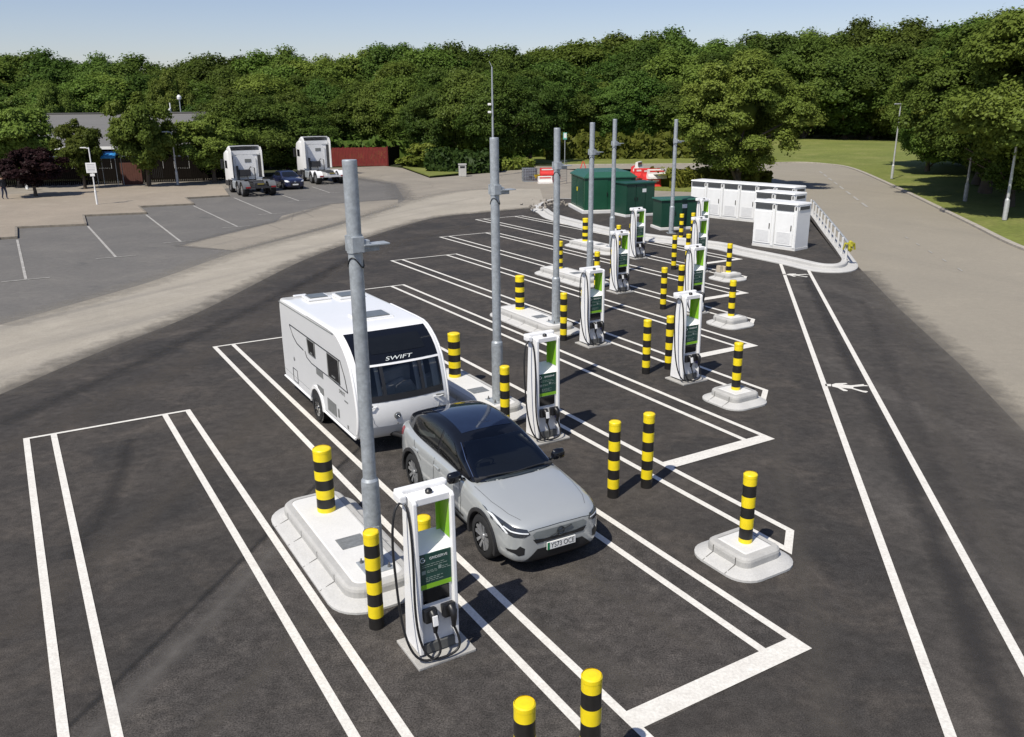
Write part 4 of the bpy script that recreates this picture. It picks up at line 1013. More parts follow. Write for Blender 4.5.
m_lens = mat('lamp_lens', (0.03, 0.034, 0.04), 0.08, spec=0.8)
m_drl = mat('pale_lamp_glass', (0.75, 0.78, 0.8), 0.2)
m_tail = mat('tail_lamp_red', (0.25, 0.008, 0.012), 0.15, spec=0.7)
m_chrome = mat('chrome', (0.6, 0.62, 0.63), 0.15, metal=1.0, var=0.02)
m_numplate = mat('number_plate_white', (0.78, 0.78, 0.75), 0.4, var=0.03)
m_blue = mat('plate_green_band', (0.02, 0.2, 0.08), 0.4)

def wheel(parent, x, y, r, w, side, spokes=5, m_rim=None, m_face=None):
    t = MB(); s = side
    prof = [(r * 0.66, -w / 2), (r * 0.9, -w / 2), (r * 0.985, -w * 0.36), (r, -w * 0.2), (r, w * 0.2), (r * 0.985, w * 0.36), (r * 0.9, w / 2), (r * 0.66, w / 2), (r * 0.62, w * 0.3)]
    wh = bpy.data.objects.new('wheel', None); COL.objects.link(wh); wh.parent = parent; wh.location = (x, y, r)
    t.lathe(prof, n=36, axis='Y'); recalc(t.build('tyre', m_tyre, wh))
    b = MB(); yo = s * w * 0.30
    b.lathe([(r * 0.64, -w * 0.4), (r * 0.67, w * 0.4 * s), (r * 0.62, s * w * 0.42), (r * 0.6, s * w * 0.1), (0.02, s * w * 0.06)], n=36, axis='Y')
    for k in range(spokes):
        a0 = 2 * PI * k / spokes + 0.3
        for da, wd in ((-0.2, 0.10), (0.2, 0.10)):
            p0 = (r * 0.14 * math.cos(a0 + da * 2.5), s * w * 0.4, r * 0.14 * math.sin(a0 + da * 2.5)); a1 = a0 + da * 1.35
            p1 = (r * 0.62 * math.cos(a1), s * w * 0.46, r * 0.62 * math.sin(a1))
            ta = Vector((-math.sin(a1), 0, math.cos(a1))) * r * wd; dep = Vector((0, -s * w * 0.16, 0))
            P = [Vector(p0) - ta * 0.5, Vector(p0) + ta * 0.5, Vector(p1) + ta * 0.75, Vector(p1) - ta * 0.75]
            b.add(P + [p + dep for p in P], [(0, 1, 2, 3), (4, 7, 6, 5), (0, 4, 5, 1), (1, 5, 6, 2), (2, 6, 7, 3), (3, 7, 4, 0)], 1)
    b.lathe([(r * 0.17, s * w * 0.36), (r * 0.17, s * w * 0.44), (0.0, s * w * 0.46)], n=16, axis='Y', mi=1)
    o = b.build('rim', [m_rim or m_trim, m_face or m_alloy], wh)
    d = MB(); d.lathe([(r * 0.45, s * w * 0.05), (r * 0.45, s * w * 0.12), (0.0, s * w * 0.13)], n=24, axis='Y'); d.build('brake_disc', m_trim, wh)
    return wh

def car_body(t, m_paint_, m_roof, hatch=False):
    """local: x forward with the front axle at 0, rear axle at -2.7, y to its left, z up"""
    def ring(x, w, zb, zw, zs, ws, zt, wt, crown=0.015, xb=None, bow=0.0):
        # bottom centre, sill, side, waist, shoulder, top edge, top centre
        return [(x, 0, zb), (x, w * 0.86, zb), (x, w * 0.975, zb + 0.10), (x, w, zw), (x, w * 0.985, zw + 0.16), (x, ws, zs), (x, wt, zt), (x + bow, wt * 0.5, zt + crown), (x + bow, 0, zt + crown * 1.3)]
    r = [ring(0.895, 0.50, 0.30, 0.44, 0.70, 0.50, 0.74, 0.42, 0.0, bow=0.01),
         ring(0.865, 0.66, 0.24, 0.44, 0.74, 0.66, 0.80, 0.56, 0.01, bow=0.012),
         ring(0.78, 0.815, 0.21, 0.46, 0.78, 0.80, 0.855, 0.68, 0.02, bow=0.03),
         ring(0.60, 0.885, 0.20, 0.50, 0.83, 0.875, 0.905, 0.74, 0.03),
         ring(0.30, 0.92, 0.20, 0.54, 0.89, 0.91, 0.955, 0.77, 0.035),
         ring(-0.10, 0.935, 0.20, 0.56, 0.925, 0.92, 0.995, 0.78, 0.035),
         ring(-0.45, 0.935, 0.20, 0.56, 0.95, 0.915, 1.035, 0.79, 0.03),
         ring(-0.75, 0.925, 0.20, 0.55, 0.97, 0.90, 1.055, 0.80, 0.02),
         ring(-1.35, 0.915, 0.20, 0.55, 0.985, 0.89, 1.045, 0.80, 0.02),
         ring(-2.0, 0.92, 0.20, 0.56, 1.00, 0.90, 1.06, 0.80, 0.02),
         ring(-2.45, 0.935, 0.20, 0.57, 1.02, 0.92, 1.085, 0.80, 0.02),
         ring(-2.85, 0.935, 0.21, 0.58, 1.045, 0.915, 1.11, 0.78, 0.02),
         ring(-3.20, 0.90, 0.23, 0.58, 1.06, 0.87, 1.13, 0.74, 0.02),
         ring(-3.44, 0.82, 0.26, 0.58, 1.03, 0.80, 1.11, 0.70, 0.01),
         ring(-3.555, 0.70, 0.32, 0.56, 0.92, 0.70, 0.98, 0.60, 0.0)]
    cutters = []
    for x in (0.0, -2.702):
        c = MB(); c.cyl((x, -1.5, 0.355), (x, -0.62, 0.355), 0.415, n=40); cutters.append(recalc(c.build('cut', m_trim)))
        c = MB(); c.cyl((x, 0.62, 0.355), (x, 1.5, 0.355), 0.415, n=40); cutters.append(recalc(c.build('cut', m_trim)))
    body = shell('body', r, m_paint_, None, 2, cut=cutters)
    for c in cutters: bpy.data.objects.remove(c)
    body.parent = t
    # cabin: roof line over the length
    if hatch: prof = [(-0.40, 1.01), (-0.62, 1.12), (-1.0, 1.33), (-1.35, 1.475), (-1.75, 1.53), (-2.3, 1.535), (-2.85, 1.48), (-3.15, 1.36), (-3.40, 1.08)]
    else: prof = [(-0.40, 1.01), (-0.62, 1.115), (-1.0, 1.315), (-1.35, 1.475), (-1.75, 1.555), (-2.25, 1.565), (-2.75, 1.49), (-3.15, 1.365), (-3.46, 1.16)]
    rr = []
    for x, h in prof:
        k = max(0.0, (h - 1.0) / 0.56); front = max(0, min(1, (x + 1.6) / 1.2)); bow = 0.20 * front
        wb = 0.80 + 0.03 * min(1, k * 2); wr = wb - 0.20 * k; zb = 1.0
        if x < -2.9: wb -= (-2.9 - x) * 0.22; wr -= (-2.9 - x) * 0.18
        rr.append([(x, 0, zb - 0.05), (x - 0.0, wb, zb - 0.03), (x, wb - 0.015, zb + (h - zb) * 0.2), (x, wb + (wr - wb) * 0.62, zb + (h - zb) * 0.66), (x + bow * 0.1, wr, zb + (h - zb) * 0.93), (x + bow * 0.45, wr * 0.84, h), (x + bow * 0.85, wr * 0.45, h + 0.018 * k), (x + bow, 0, h + 0.024 * k)])
    cabin = shell('roof', rr, m_roof, t, 3)
    return body, cabin

m_carpaint = mat('grey_car_paint', (0.45, 0.47, 0.465), 0.3, metal=0.35, var=0.015, scale=2, coat=0.9)
def glass_clear(name, tint, alpha):
    m = bpy.data.materials.new(name); m.use_nodes = True; n = m.node_tree.nodes; l = m.node_tree.links; n.clear()
    o = n.new('ShaderNodeOutputMaterial'); a = n.new('ShaderNodeBsdfTransparent'); a.inputs[0].default_value = rgb(tint)
    g = n.new('ShaderNodeBsdfGlossy'); g.inputs['Roughness'].default_value = 0.03; g.inputs[0].default_value = (0.9, 0.95, 1, 1)
    f = n.new('ShaderNodeFresnel'); f.inputs[0].default_value = 1.5; mm = n.new('ShaderNodeMath'); mm.operation = 'ADD'; mm.inputs[1].default_value = alpha
    tx = n.new('ShaderNodeTexNoise'); tx.inputs['Scale'].default_value = 2.0; mu = n.new('ShaderNodeMath'); mu.operation = 'MULTIPLY'; mu.inputs[1].default_value = 0.03
    ad = n.new('ShaderNodeMath'); ad.operation = 'ADD'
    l.new(f.outputs[0], mm.inputs[0]); l.new(tx.outputs['Fac'], mu.inputs[0]); l.new(mm.outputs[0], ad.inputs[0]); l.new(mu.outputs[0], ad.inputs[1])
    x = n.new('ShaderNodeMixShader'); l.new(ad.outputs[0], x.inputs[0]); l.new(a.outputs[0], x.inputs[1]); l.new(g.outputs[0], x.inputs[2]); l.new(x.outputs[0], o.inputs[0]); return m
m_tint_car = glass_clear('car_glass', (0.42, 0.45, 0.45), 0.02)
m_vgr0 = mat('dark_emblem', (0.06, 0.065, 0.066), 0.3, metal=0.6)
def build_grey_car():
    t = thing('parked_car', 'light grey hatchback with black roof and white rims in front of the caravan', 'car', (0.25, 11.66, 0.016), R(-61.2))
    t.scale = (0.985, 0.905, 0.965)
    body, cabin = car_body(t, m_carpaint, m_gloss)
    tb = bvh(body); tc = bvh(cabin)
    FX = ((0, 1, 0), (0, 0, 1), (1, 0, 0)); TOP = ((1, 0, 0), (0, 1, 0), (0, 0, 1))
    def SIDE(s): return ((1, 0, 0), (0, 0, 1), (0, s, 0))
    # glass: cut the openings, then lay the panes over them
    def inside(p, poly):
        c = False; j = len(poly) - 1
        for i in range(len(poly)):
            if (poly[i][1] > p[1]) != (poly[j][1] > p[1]) and p[0] < (poly[j][0] - poly[i][0]) * (p[1] - poly[i][1]) / (poly[j][1] - poly[i][1]) + poly[i][0]: c = not c
            j = i
        return c
    WS = [(-0.37, -0.57), (-0.29, -0.3), (-0.27, 0), (-0.29, 0.3), (-0.37, 0.57), (-0.53, 0.69), (-0.9, 0.64), (-1.19, 0.55), (-1.15, 0.3), (-1.13, 0), (-1.15, -0.3), (-1.19, -0.55), (-0.9, -0.64), (-0.53, -0.69)]
    SW = [[(-0.90, 1.095), (-1.34, 1.36), (-1.70, 1.43), (-1.70, 1.10)], [(-1.82, 1.10), (-1.82, 1.43), (-2.25, 1.42), (-2.70, 1.285), (-2.88, 1.17), (-2.86, 1.12)]]
    bm = bmesh.new(); bm.from_mesh(cabin.data); kill = []
    for f in bm.faces:
        if all(inside((v.co.x, v.co.y), WS) for v in f.verts) and f.normal.x > 0.2: kill.append(f)
        elif abs(f.normal.y) > 0.5 and any(all(inside((v.co.x, v.co.z), w) for v in f.verts) for w in SW): kill.append(f)
        elif f.calc_center_median().z < 1.02: kill.append(f)
    bmesh.ops.delete(bm, geom=kill, context='FACES'); bm.to_mesh(cabin.data); bm.free()
    ci = MB(); ci.box((-1.6, 0, 1.07), (2.3, 1.5, 0.04)); ci.box((-0.62, 0, 1.075), (0.34, 1.35, 0.05), bev=0.02); ci.build('dashboard', mat('dash_dark', (0.022, 0.022, 0.023), 0.7), t)
    for x in (-1.45, -2.3):
        for y in (-0.36, 0.36):
            q = MB(); q.box((x, y, 1.16), (0.14, 0.46, 0.24), bev=0.05, mat4=Matrix.Rotation(R(-12), 4, 'Y')); q.box((x - 0.05, y, 1.32), (0.10, 0.26, 0.15), bev=0.04); q.build('seat', mat('seat_cloth', (0.06, 0.06, 0.062), 0.8, var=0.15), t)
    q = MB(); q.tube([(-0.86 + 0.05 * math.sin(a), -0.36 + 0.17 * math.cos(a), 1.14 + 0.10 * math.sin(a)) for a in [2 * PI * i / 20 for i in range(21)]], 0.014, 8); q.box((-0.86, -0.36, 1.13), (0.03, 0.2, 0.05), bev=0.01); q.build('steering_wheel', m_trim, t)
    q = MB(); q.box((-1.12, 0, 1.375), (0.03, 0.22, 0.07), bev=0.015); q.build('rear_view_mirror', m_trim, t)
    patch('windscreen', [tc], [(-0.34, -0.60), (-0.28, -0.3), (-0.255, 0), (-0.28, 0.3), (-0.34, 0.60), (-0.52, 0.715), (-0.9, 0.665), (-1.22, 0.575), (-1.18, 0.3), (-1.16, 0), (-1.18, -0.3), (-1.22, -0.575), (-0.9, -0.665), (-0.52, -0.715)], TOP, m_tint_car, t, 0.004, cuts=4)
    sunr = patch('sunroof', [tc], [(-1.42, -0.50), (-1.42, 0.50), (-2.7, 0.48), (-2.7, -0.48)], TOP, mat('sunroof_glass', (0.012, 0.02, 0.045), 0.03, spec=0.9), t, 0.004, cuts=4)
    for s in (-1, 1):
        patch('side_window', [tc], [(-0.86, 1.085), (-1.34, 1.375), (-1.72, 1.445), (-1.72, 1.09)], SIDE(s), m_tint_car, t, 0.005)
        patch('side_window', [tc], [(-1.80, 1.09), (-1.80, 1.45), (-2.25, 1.44), (-2.72, 1.30), (-2.92, 1.17), (-2.9, 1.11)], SIDE(s), m_tint_car, t, 0.005)
        patch('pillar_strip', [tc], ribbon([(-0.56, 0.745), (-0.9, 0.70), (-1.24, 0.615)] if s > 0 else [(-0.56, -0.745), (-0.9, -0.70), (-1.24, -0.615)], 0.010), TOP, m_chrome, t, 0.008)
        # door seams, cladding and handles
        for nm, pl in (('door_seam', [(-0.72, 0.40), (-0.70, 0.70), (-0.80, 0.99)]), ('door_seam', [(-1.78, 0.38), (-1.78, 0.99)]), ('door_seam', [(-2.28, 0.75), (-2.55, 0.92), (-2.62, 1.02)]), ('door_seam', [(-0.72, 0.38), (-2.2, 0.38)])):
            patch(nm, [tb], ribbon(pl, 0.012), SIDE(s), m_trim, t, 0.003)
        patch('sill_trim', [tb], [(-0.36, 0.22), (-0.44, 0.34), (-2.26, 0.36), (-2.34, 0.22)], SIDE(s), m_trim, t, 0.006)
        patch('scuff_strip', [tb], [(-0.62, 0.40), (-2.05, 0.43), (-2.12, 0.475), (-1.95, 0.475), (-0.62, 0.445)], SIDE(s), m_trim, t, 0.006)
        for x in (-1.62, -2.5):
            h = MB(); h.box((x, s * 0.925, 0.885), (0.2, 0.035, 0.035), bev=0.012); h.build('door_handle', m_carpaint, t)
        for x in (0.0, -2.702):
            a = MB(); n = 22; rr = []
            for i in range(n + 1):
                th = R(-14 + 208 * i / n); rr_ = []
                for rad, yy in ((0.402, 0.80), (0.402, 0.935), (0.425, 0.942), (0.462, 0.938), (0.468, 0.80)):
                    rr_.append((x + rad * math.cos(th), s * yy, 0.355 + rad * math.sin(th)))
                rr.append(rr_)
            a.rings(rr, 0, False, True, True); recalc(a.build('arch_trim', m_trim, t))
            wheel(t, x, s * 0.80, 0.355, 0.235, s, 5, m_trim, m_alloy)
        # mirror
        m = MB(); rr = []
        for y, kx, kz in ((0.90, 0.3, 0.35), (0.94, 0.85, 0.9), (1.02, 1.0, 1.0), (1.13, 0.9, 0.9), (1.16, 0.4, 0.5)):
            rr.append([(-0.70 + 0.07 * kx * math.cos(a) , s * y, 1.09 + 0.10 * kz * math.sin(a)) for a in [2 * PI * q / 14 for q in range(14)]])
        m.rings(rr, 0, True); m.tube([(-0.70, s * 0.84, 1.02), (-0.70, s * 0.95, 1.06)], 0.03, 8); recalc(m.build('mirror', m_gloss, t))
        # headlamp and its pale hammer-shaped lamp
        hl = patch('headlight', [tb], [(s * 0.54, 0.715), (s * 0.58, 0.79), (s * 0.76, 0.825), (s * 0.89, 0.90), (s * 0.90, 0.80), (s * 0.86, 0.72), (s * 0.78, 0.68), (s * 0.64, 0.675)], FX, m_lens, t, 0.005)
        patch('daylight_lamp', [tb], ribbon([(s * 0.57, 0.735), (s * 0.68, 0.748), (s * 0.80, 0.765), (s * 0.85, 0.80)], 0.018), FX, m_drl, hl, 0.011)
        patch('daylight_lamp', [tb], ribbon([(s * 0.885, 0.87), (s * 0.868, 0.80), (s * 0.835, 0.715)], 0.020), FX, m_drl, hl, 0.011)
        patch('fog_vent', [tb], [(s * 0.64, 0.40), (s * 0.63, 0.50), (s * 0.70, 0.545), (s * 0.75, 0.49), (s * 0.855, 0.475), (s * 0.84, 0.44), (s * 0.77, 0.42), (s * 0.72, 0.38)], FX, m_trim, t, 0.005)
        tl = patch('tail_light', [tb], [(-3.16, 1.06), (-3.20, 0.92), (-3.38, 0.86), (-3.52, 0.84), (-3.54, 0.92), (-3.36, 0.94), (-3.28, 1.06)], SIDE(s), m_tail, t, 0.006)
    patch('grille_panel', [tb], [(-0.47, 0.63), (-0.50, 0.70), (-0.44, 0.735), (0.44, 0.735), (0.50, 0.70), (0.47, 0.63), (0.3, 0.605), (-0.3, 0.605)], FX, mat('grille_grey', (0.22, 0.24, 0.24), 0.4, metal=0.3), t, 0.006)
    for y in (): patch('grille_edge', [tb], ribbon([(y, 0.635), (y * 1.06, 0.70), (y * 0.93, 0.73)], 0.012), FX, m_chrome, t, 0.009)
    patch('upper_slot', [tb], [(-0.44, 0.55), (-0.50, 0.625), (-0.3, 0.60), (0.3, 0.60), (0.50, 0.625), (0.44, 0.55)], FX, m_trim, t, 0.008)
    patch('lower_intake', [tb], [(-0.62, 0.29), (-0.42, 0.455), (0.42, 0.455), (0.62, 0.29), (0.40, 0.262), (-0.40, 0.262)], FX, m_trim, t, 0.006)
    patch('front_lip', [tb], [(-0.70, 0.225), (-0.62, 0.275), (-0.40, 0.252), (0.40, 0.252), (0.62, 0.275), (0.70, 0.225), (0.4, 0.21), (-0.4, 0.21)], FX, m_trim, t, 0.012)
    em = MB(); em.lathe([(0.05, 0.0), (0.062, 0.008), (0.075, 0.0)], (0.912, 0, 0.668), 24, axis='X'); em.tube([(0.918, -0.20, 0.615), (0.918, 0.20, 0.725)], 0.008, 6); em.tube([(0.92, -0.055, 0.668), (0.92, 0.055, 0.668)], 0.012, 6); em.build('emblem', m_vgr0, t)
    pl = MB(); pl.box((0.925, 0, 0.475), (0.02, 0.53, 0.122), bev=0.003); pt = pl.build('number_plate', m_numplate, t)
    g = MB(); g.box((0.936, -0.242, 0.475), (0.003, 0.044, 0.118)); g.build('plate_band', m_blue, pt)
    text_mb('YS73 OCE', 0.118, m_black, 'plate_characters', pt, (0.9362, 0.022, 0.473), (R(90), 0, R(90)), 0.0008, xscale=0.86)
    # bonnet seam, wipers, spoiler
    for s in (-1, 1): patch('bonnet_seam', [tb], ribbon([(-0.42, s * 0.80), (0.1, s * 0.775), (0.5, s * 0.70), (0.70, s * 0.60)], 0.006), TOP, m_trim, t, 0.002)
    patch('bonnet_seam', [tb], ribbon([(-0.56, 0.76), (-0.44, 0.775), (0, 0.785), (0.44, 0.775), (0.56, 0.76)], 0.009), FX, m_trim, t, 0.003)
    w = MB()
    for y0, y1 in ((-0.55, 0.02), (-0.02, 0.58)): w.tube([tc.ray_cast(Vector((-0.33 - abs(y) * 0.12 - 0.06, y, 3)), Vector((0, 0, -1)))[0] + Vector((0, 0, 0.018)) for y in [y0 + (y1 - y0) * i / 6 for i in range(7)]], 0.012, 6)
    w.build('wiper', m_trim, t)
    sp = MB(); sp.rings([[(-2.95, y, 1.405 - 0.06 * abs(y)), (-3.34 + 0.14 * abs(y), y, 1.30 - 0.08 * abs(y)), (-3.34 + 0.14 * abs(y), y, 1.265 - 0.08 * abs(y)), (-2.95, y, 1.33 - 0.06 * abs(y))] for y in (-0.56, -0.4, 0, 0.4, 0.56)], 0, False); recalc(sp.build('spoiler', m_gloss, t))
    und = MB(); und.box((-1.35, 0, 0.2), (3.9, 1.3, 0.08)); und.box((0, 0, 0.45), (1.0, 1.2, 0.4)); und.box((-2.7, 0, 0.45), (1.0, 1.2, 0.4)); und.build('underbody', m_trim, t)
    return t
build_grey_car()

m_navy = mat('dark_blue_paint', (0.012, 0.016, 0.05), 0.25, var=0.03, coat=0.8)
def build_blue_car():
    p = G(293, 189); t = thing('parked_car', 'dark blue hatchback parked between the two white lorry cabs', 'car', (p.x, p.y, 0.012), R(-59.5))
    t.scale = (0.92, 0.92, 0.92)
    body, cabin = car_body(t, m_navy, m_navy, True); tb = bvh(body); tc = bvh(cabin)
    FX = ((0, 1, 0), (0, 0, 1), (1, 0, 0)); TOP = ((1, 0, 0), (0, 1, 0), (0, 0, 1))
    patch('windscreen', [tc], [(-0.32, -0.58), (-0.25, 0), (-0.32, 0.58), (-0.55, 0.69), (-1.2, 0.56), (-1.2, -0.56), (-0.55, -0.69)], TOP, m_glass, t, 0.005)
    for s in (-1, 1):
        patch('side_window', [tc], [(-0.9, 1.09), (-1.34, 1.37), (-2.3, 1.43), (-2.9, 1.3), (-2.95, 1.12)], ((1, 0, 0), (0, 0, 1), (0, s, 0)), m_glass, t, 0.006)
        patch('headlight', [tb], [(s * 0.5, 0.70), (s * 0.62, 0.80), (s * 0.86, 0.84), (s * 0.86, 0.70), (s * 0.7, 0.66)], FX, m_drl, t, 0.006)
        for x in (0.0, -2.702): wheel(t, x, s * 0.80, 0.345, 0.23, s)
        m = MB(); m.box((-0.66, s * 1.0, 1.08), (0.12, 0.2, 0.14), bev=0.03); m.build('mirror', m_navy, t)
    patch('grille', [tb], [(-0.45, 0.42), (-0.4, 0.6), (0.4, 0.6), (0.45, 0.42), (0.3, 0.3), (-0.3, 0.3)], FX, m_trim, t, 0.006)
    em = MB(); em.lathe([(0.0, 0.02), (0.09, 0.0)], (0.90, 0, 0.69), 16, axis='X'); em.build('emblem', m_chrome, t)
    pl = MB(); pl.box((0.93, 0, 0.45), (0.02, 0.52, 0.11)); pl.build('number_plate', m_numplate, t)
    und = MB(); und.box((-1.35, 0, 0.2), (3.9, 1.3, 0.08)); und.box((0, 0, 0.45), (1.0, 1.2, 0.4)); und.box((-2.7, 0, 0.45), (1.0, 1.2, 0.4)); und.build('underbody', m_trim, t)
build_blue_car()

# ------------------------------------------------------------------ caravan
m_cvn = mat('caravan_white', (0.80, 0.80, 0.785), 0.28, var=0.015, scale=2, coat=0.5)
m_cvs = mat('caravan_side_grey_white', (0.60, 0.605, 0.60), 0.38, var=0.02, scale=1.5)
m_vgr = mat('grille_grey_plastic', (0.17, 0.175, 0.17), 0.6, var=0.15)
m_win = mat('acrylic_window', (0.012, 0.013, 0.014), 0.06, spec=0.6)
m_dome = mat('rooflight_dome', (0.12, 0.13, 0.132), 0.3, var=0.1)
m_curt = mat('pale_curtain', (0.5, 0.5, 0.48), 0.9, var=0.2, scale=9, stretch=(1, 9, 0.6))
m_cush = mat('grey_cushion', (0.4, 0.395, 0.38), 0.9, var=0.15)
m_int = mat('dim_interior', (0.16, 0.155, 0.145), 0.8)
m_tint = glass_clear('tinted_pane', (0.66, 0.67, 0.66), -0.015)

def build_caravan():
    yaw = -1.043
    t = thing('caravan', 'white touring caravan with black front windows, parked behind the grey car', 'caravan', (-4.60, 19.74, 0.014), yaw)
    Wd = 0.965; t.scale = (0.985, 1, 1)
    prof = [(0.06, 0.33), (0.0, 0.42), (-0.02, 1.2), (0.0, 2.10), (0.03, 2.20), (0.10, 2.255), (0.6, 2.285), (2.2, 2.305), (3.6, 2.315), (3.98, 2.305),
            (4.16, 2.265), (4.34, 2.185), (4.52, 2.075), (4.67, 1.945), (4.79, 1.79), (4.815, 1.75), (4.88, 1.60), (4.95, 1.40), (5.0, 1.22), (5.025, 1.10), (5.045, 0.98), (5.05, 0.80), (5.03, 0.62), (4.97, 0.46), (4.88, 0.36), (4.8, 0.33)]
    iw0, iw1 = 15, 19          # opening of the front window between these profile points
    def col(y, ins, bow):
        out = []
        for x, z in prof:
            k = max(0, (x - 3.9) / 1.1)
            px_ = x + bow * k if x > 3.0 else x
            cx_, cz_ = 2.5, 1.3
            if ins: px_ -= ins * (1 if px_ > cx_ else -1) * min(1, abs(px_ - cx_) / 2.0); z = z - ins * (1 if z > cz_ else -1) * min(1, abs(z - cz_) / 0.8)
            out.append((px_, y, z))
        return out
    bowf = lambda y: 0.11 * (1 - (y / Wd) ** 2)
    ys = [-0.965, -0.95, -0.92, -0.88, -0.84, -0.6, -0.3, 0, 0.3, 0.6, 0.84, 0.88, 0.92, 0.95, 0.965]; ins = [0.05, 0.018, 0.004] + [0] * 9 + [0.004, 0.018, 0.05]
    cols = [col(y, i, bowf(y)) for y, i in zip(ys, ins)]
    b = MB(); n = len(prof); vs_ = [p for c in cols for p in c]; fs_ = []
    for c in range(len(cols) - 1):
        for i in range(n):
            j = (i + 1) % n
            if 4 <= c <= 9 and iw0 <= i < iw1: continue
            fs_.append((c * n + i, (c + 1) * n + i, (c + 1) * n + j, c * n + j))
    b.add(vs_, fs_, 0, True)
    hull = recalc(b.build('hull', m_cvn, t))
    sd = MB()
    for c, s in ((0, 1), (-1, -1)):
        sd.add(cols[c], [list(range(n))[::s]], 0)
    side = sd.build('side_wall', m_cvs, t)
    e = 0.0
    # front sunroof panel (black) : the curved zone above the window, plus seam frame
    def front(i0, i1, y0, y1, off, name, m, par=t, ny=10, cut=0.0):
        f = MB(); rr = []
        for k in range(ny + 1):
            y = y0 + (y1 - y0) * k / ny; c = col(y, 0, bowf(y)); row = []
            for i in range(i0, i1 + 1):
                a = Vector(c[max(i - 1, 0)]); d = Vector(c[min(i + 1, n - 1)]); nrm = Vector((-(d - a).z, 0, (d - a).x)).normalized(); row.append(Vector(c[i]) + nrm * off)
            rr.append(row)
        f.rings(rr, 0, True, False, False, False); o = recalc(f.build(name, m, par)); return o
    p = front(10, 14, -0.85, 0.85, 0.006, 'sunroof_panel', m_gloss)
    q = front(11, 13, -0.50, 0.62, 0.012, 'sunroof', m_glass, p)
    front(15, 19, -0.842, 0.842, 0.004, 'front_window', m_tint)
    for y in (-0.40, 0.40):
        fr = MB()
        rr = []
        for yy in (y - 0.035, y + 0.035):
            c = col(yy, 0, bowf(yy)); rr.append([Vector(c[i]) + Vector((0.009, 0, 0.002)) for i in range(15, 20)])
        fr.rings(rr, 0, False, False, False, False)
        fr.build('window_bar', m_trim, t)
    for y0, y1 in ((-0.842, -0.81), (0.81, 0.842)): front(15, 19, y0, y1, 0.008, 'window_edge', m_trim, t, 2)
    front(18, 19, -0.81, 0.81, 0.007, 'window_edge', m_trim, t, 8)
    # interior seen through the front window
    it = MB(); it.box((3.9, 0, 0.75), (2.0, 1.8, 0.06)); it.box((3.0, 0, 1.4), (0.05, 1.8, 1.4)); it.box((3.75, 0.9, 1.3), (1.5, 0.03, 1.2)); it.box((3.75, -0.9, 1.3), (1.5, 0.03, 1.2)); it.build('interior', m_int, t)
    for y, w in ((-0.70, 0.09), (-0.47, 0.08), (0.34, 0.10), (0.47, 0.10), (0.74, 0.16)):
        c = MB(); rr = []
        for k in range(9):
            yy = y - w / 2 + w * k / 8; c2 = col(yy, 0, bowf(yy)); rr.append([Vector(c2[i]) + Vector((-0.09 + 0.02 * (k % 2), 0, -0.01)) for i in range(15, 20)])
        c.rings(rr, 0, True, False, False, False); c.build('curtain', m_curt, t)
    for x, y, rz_, rx, sx in ((4.62, -0.05, 0.2, 0.5, 0.5), (4.72, 0.16, -0.5, 0.55, 0.42), (4.55, 0.05, 0.1, 0.2, 0.6), (4.6, 0.65, 0.3, 0.4, 0.35)):
        c = MB(); c.box((x, y, 1.16 + 0.25 * (sx == 0.6)), (0.12, sx, 0.38), bev=0.05, mat4=Matrix.Rotation(rz_, 4, 'Z') @ Matrix.Rotation(rx, 4, 'Y') @ Matrix.Rotation(rx * 0.6, 4, 'X')); c.build('cushion', m_cush, t)
    # lettering across the black panel
    yv = 0.0; c = col(yv, 0, bowf(yv)); a, d = Vector(c[13]), Vector(c[14]); nr = Vector((-(d - a).z, 0, (d - a).x)).normalized(); tilt = math.atan2(a.x - d.x, a.z - d.z)
    pos = a.lerp(d, 0.62) + nr * 0.011
    xa = Vector((0, 1, 0)); ya = (a - d).normalized(); za = xa.cross(ya)
    tx = text_mb('SWIFT', 0.112, m_text, 'lettering', p, pos, (0, 0, 0), 0.001, xscale=1.75, shear=0.3)
    Mx = Matrix((xa, ya, za)).transposed(); tx.rotation_euler = Mx.to_euler()
    # bottom front: moulded bumper, emblem, grab handles, locker outline
    front(22, 25, -0.90, 0.90, 0.02, 'bumper', mat('caravan_valance', (0.62, 0.625, 0.62), 0.4, var=0.03), t)
    for y in (-0.70, 0.70):
        c = col(y, 0, bowf(y)); h = MB(); P = Vector(c[19]) + Vector((0.012, 0, -0.07))
        h.box(tuple(P), (0.03, 0.26, 0.06), bev=0.015, rz=-0.28 * (1 if y > 0 else -1)); ho = h.build('grab_handle', m_vgr, t)
        g = MB(); g.tube([P + Vector((0.035, -0.11, 0)), P + Vector((0.05, 0, -0.01)), P + Vector((0.035, 0.11, 0))], 0.012, 6); g.build('grip', m_cvn, ho)
    e_ = MB(); e_.lathe([(0.0, 0.012), (0.055, 0.008), (0.07, 0.0)], (5.165, -0.2, 0.80), 20, axis='X'); em = e_.build('emblem', m_vgr, t)
    e_ = MB(); e_.tube([(5.180, -0.2 + 0.035 * math.cos(a), 0.80 + 0.035 * math.sin(a)) for a in [R(30 + 30 * i) for i in range(11)]], 0.007, 6); e_.box((5.180, -0.2, 0.80), (0.008, 0.06, 0.012)); e_.build('emblem_mark', m_chrome, em)
    e_ = MB(); e_.lathe([(0.0, 0.012), (0.02, 0.0)], (5.163, -0.2, 0.64), 12, axis='X'); e_.build('lock', m_vgr, t)
    pts = [(-0.72, 0.95), (-0.66, 0.70), (-0.55, 0.575), (-0.3, 0.545), (0.3, 0.545), (0.55, 0.575), (0.66, 0.70), (0.72, 0.95)]
    sm = MB()
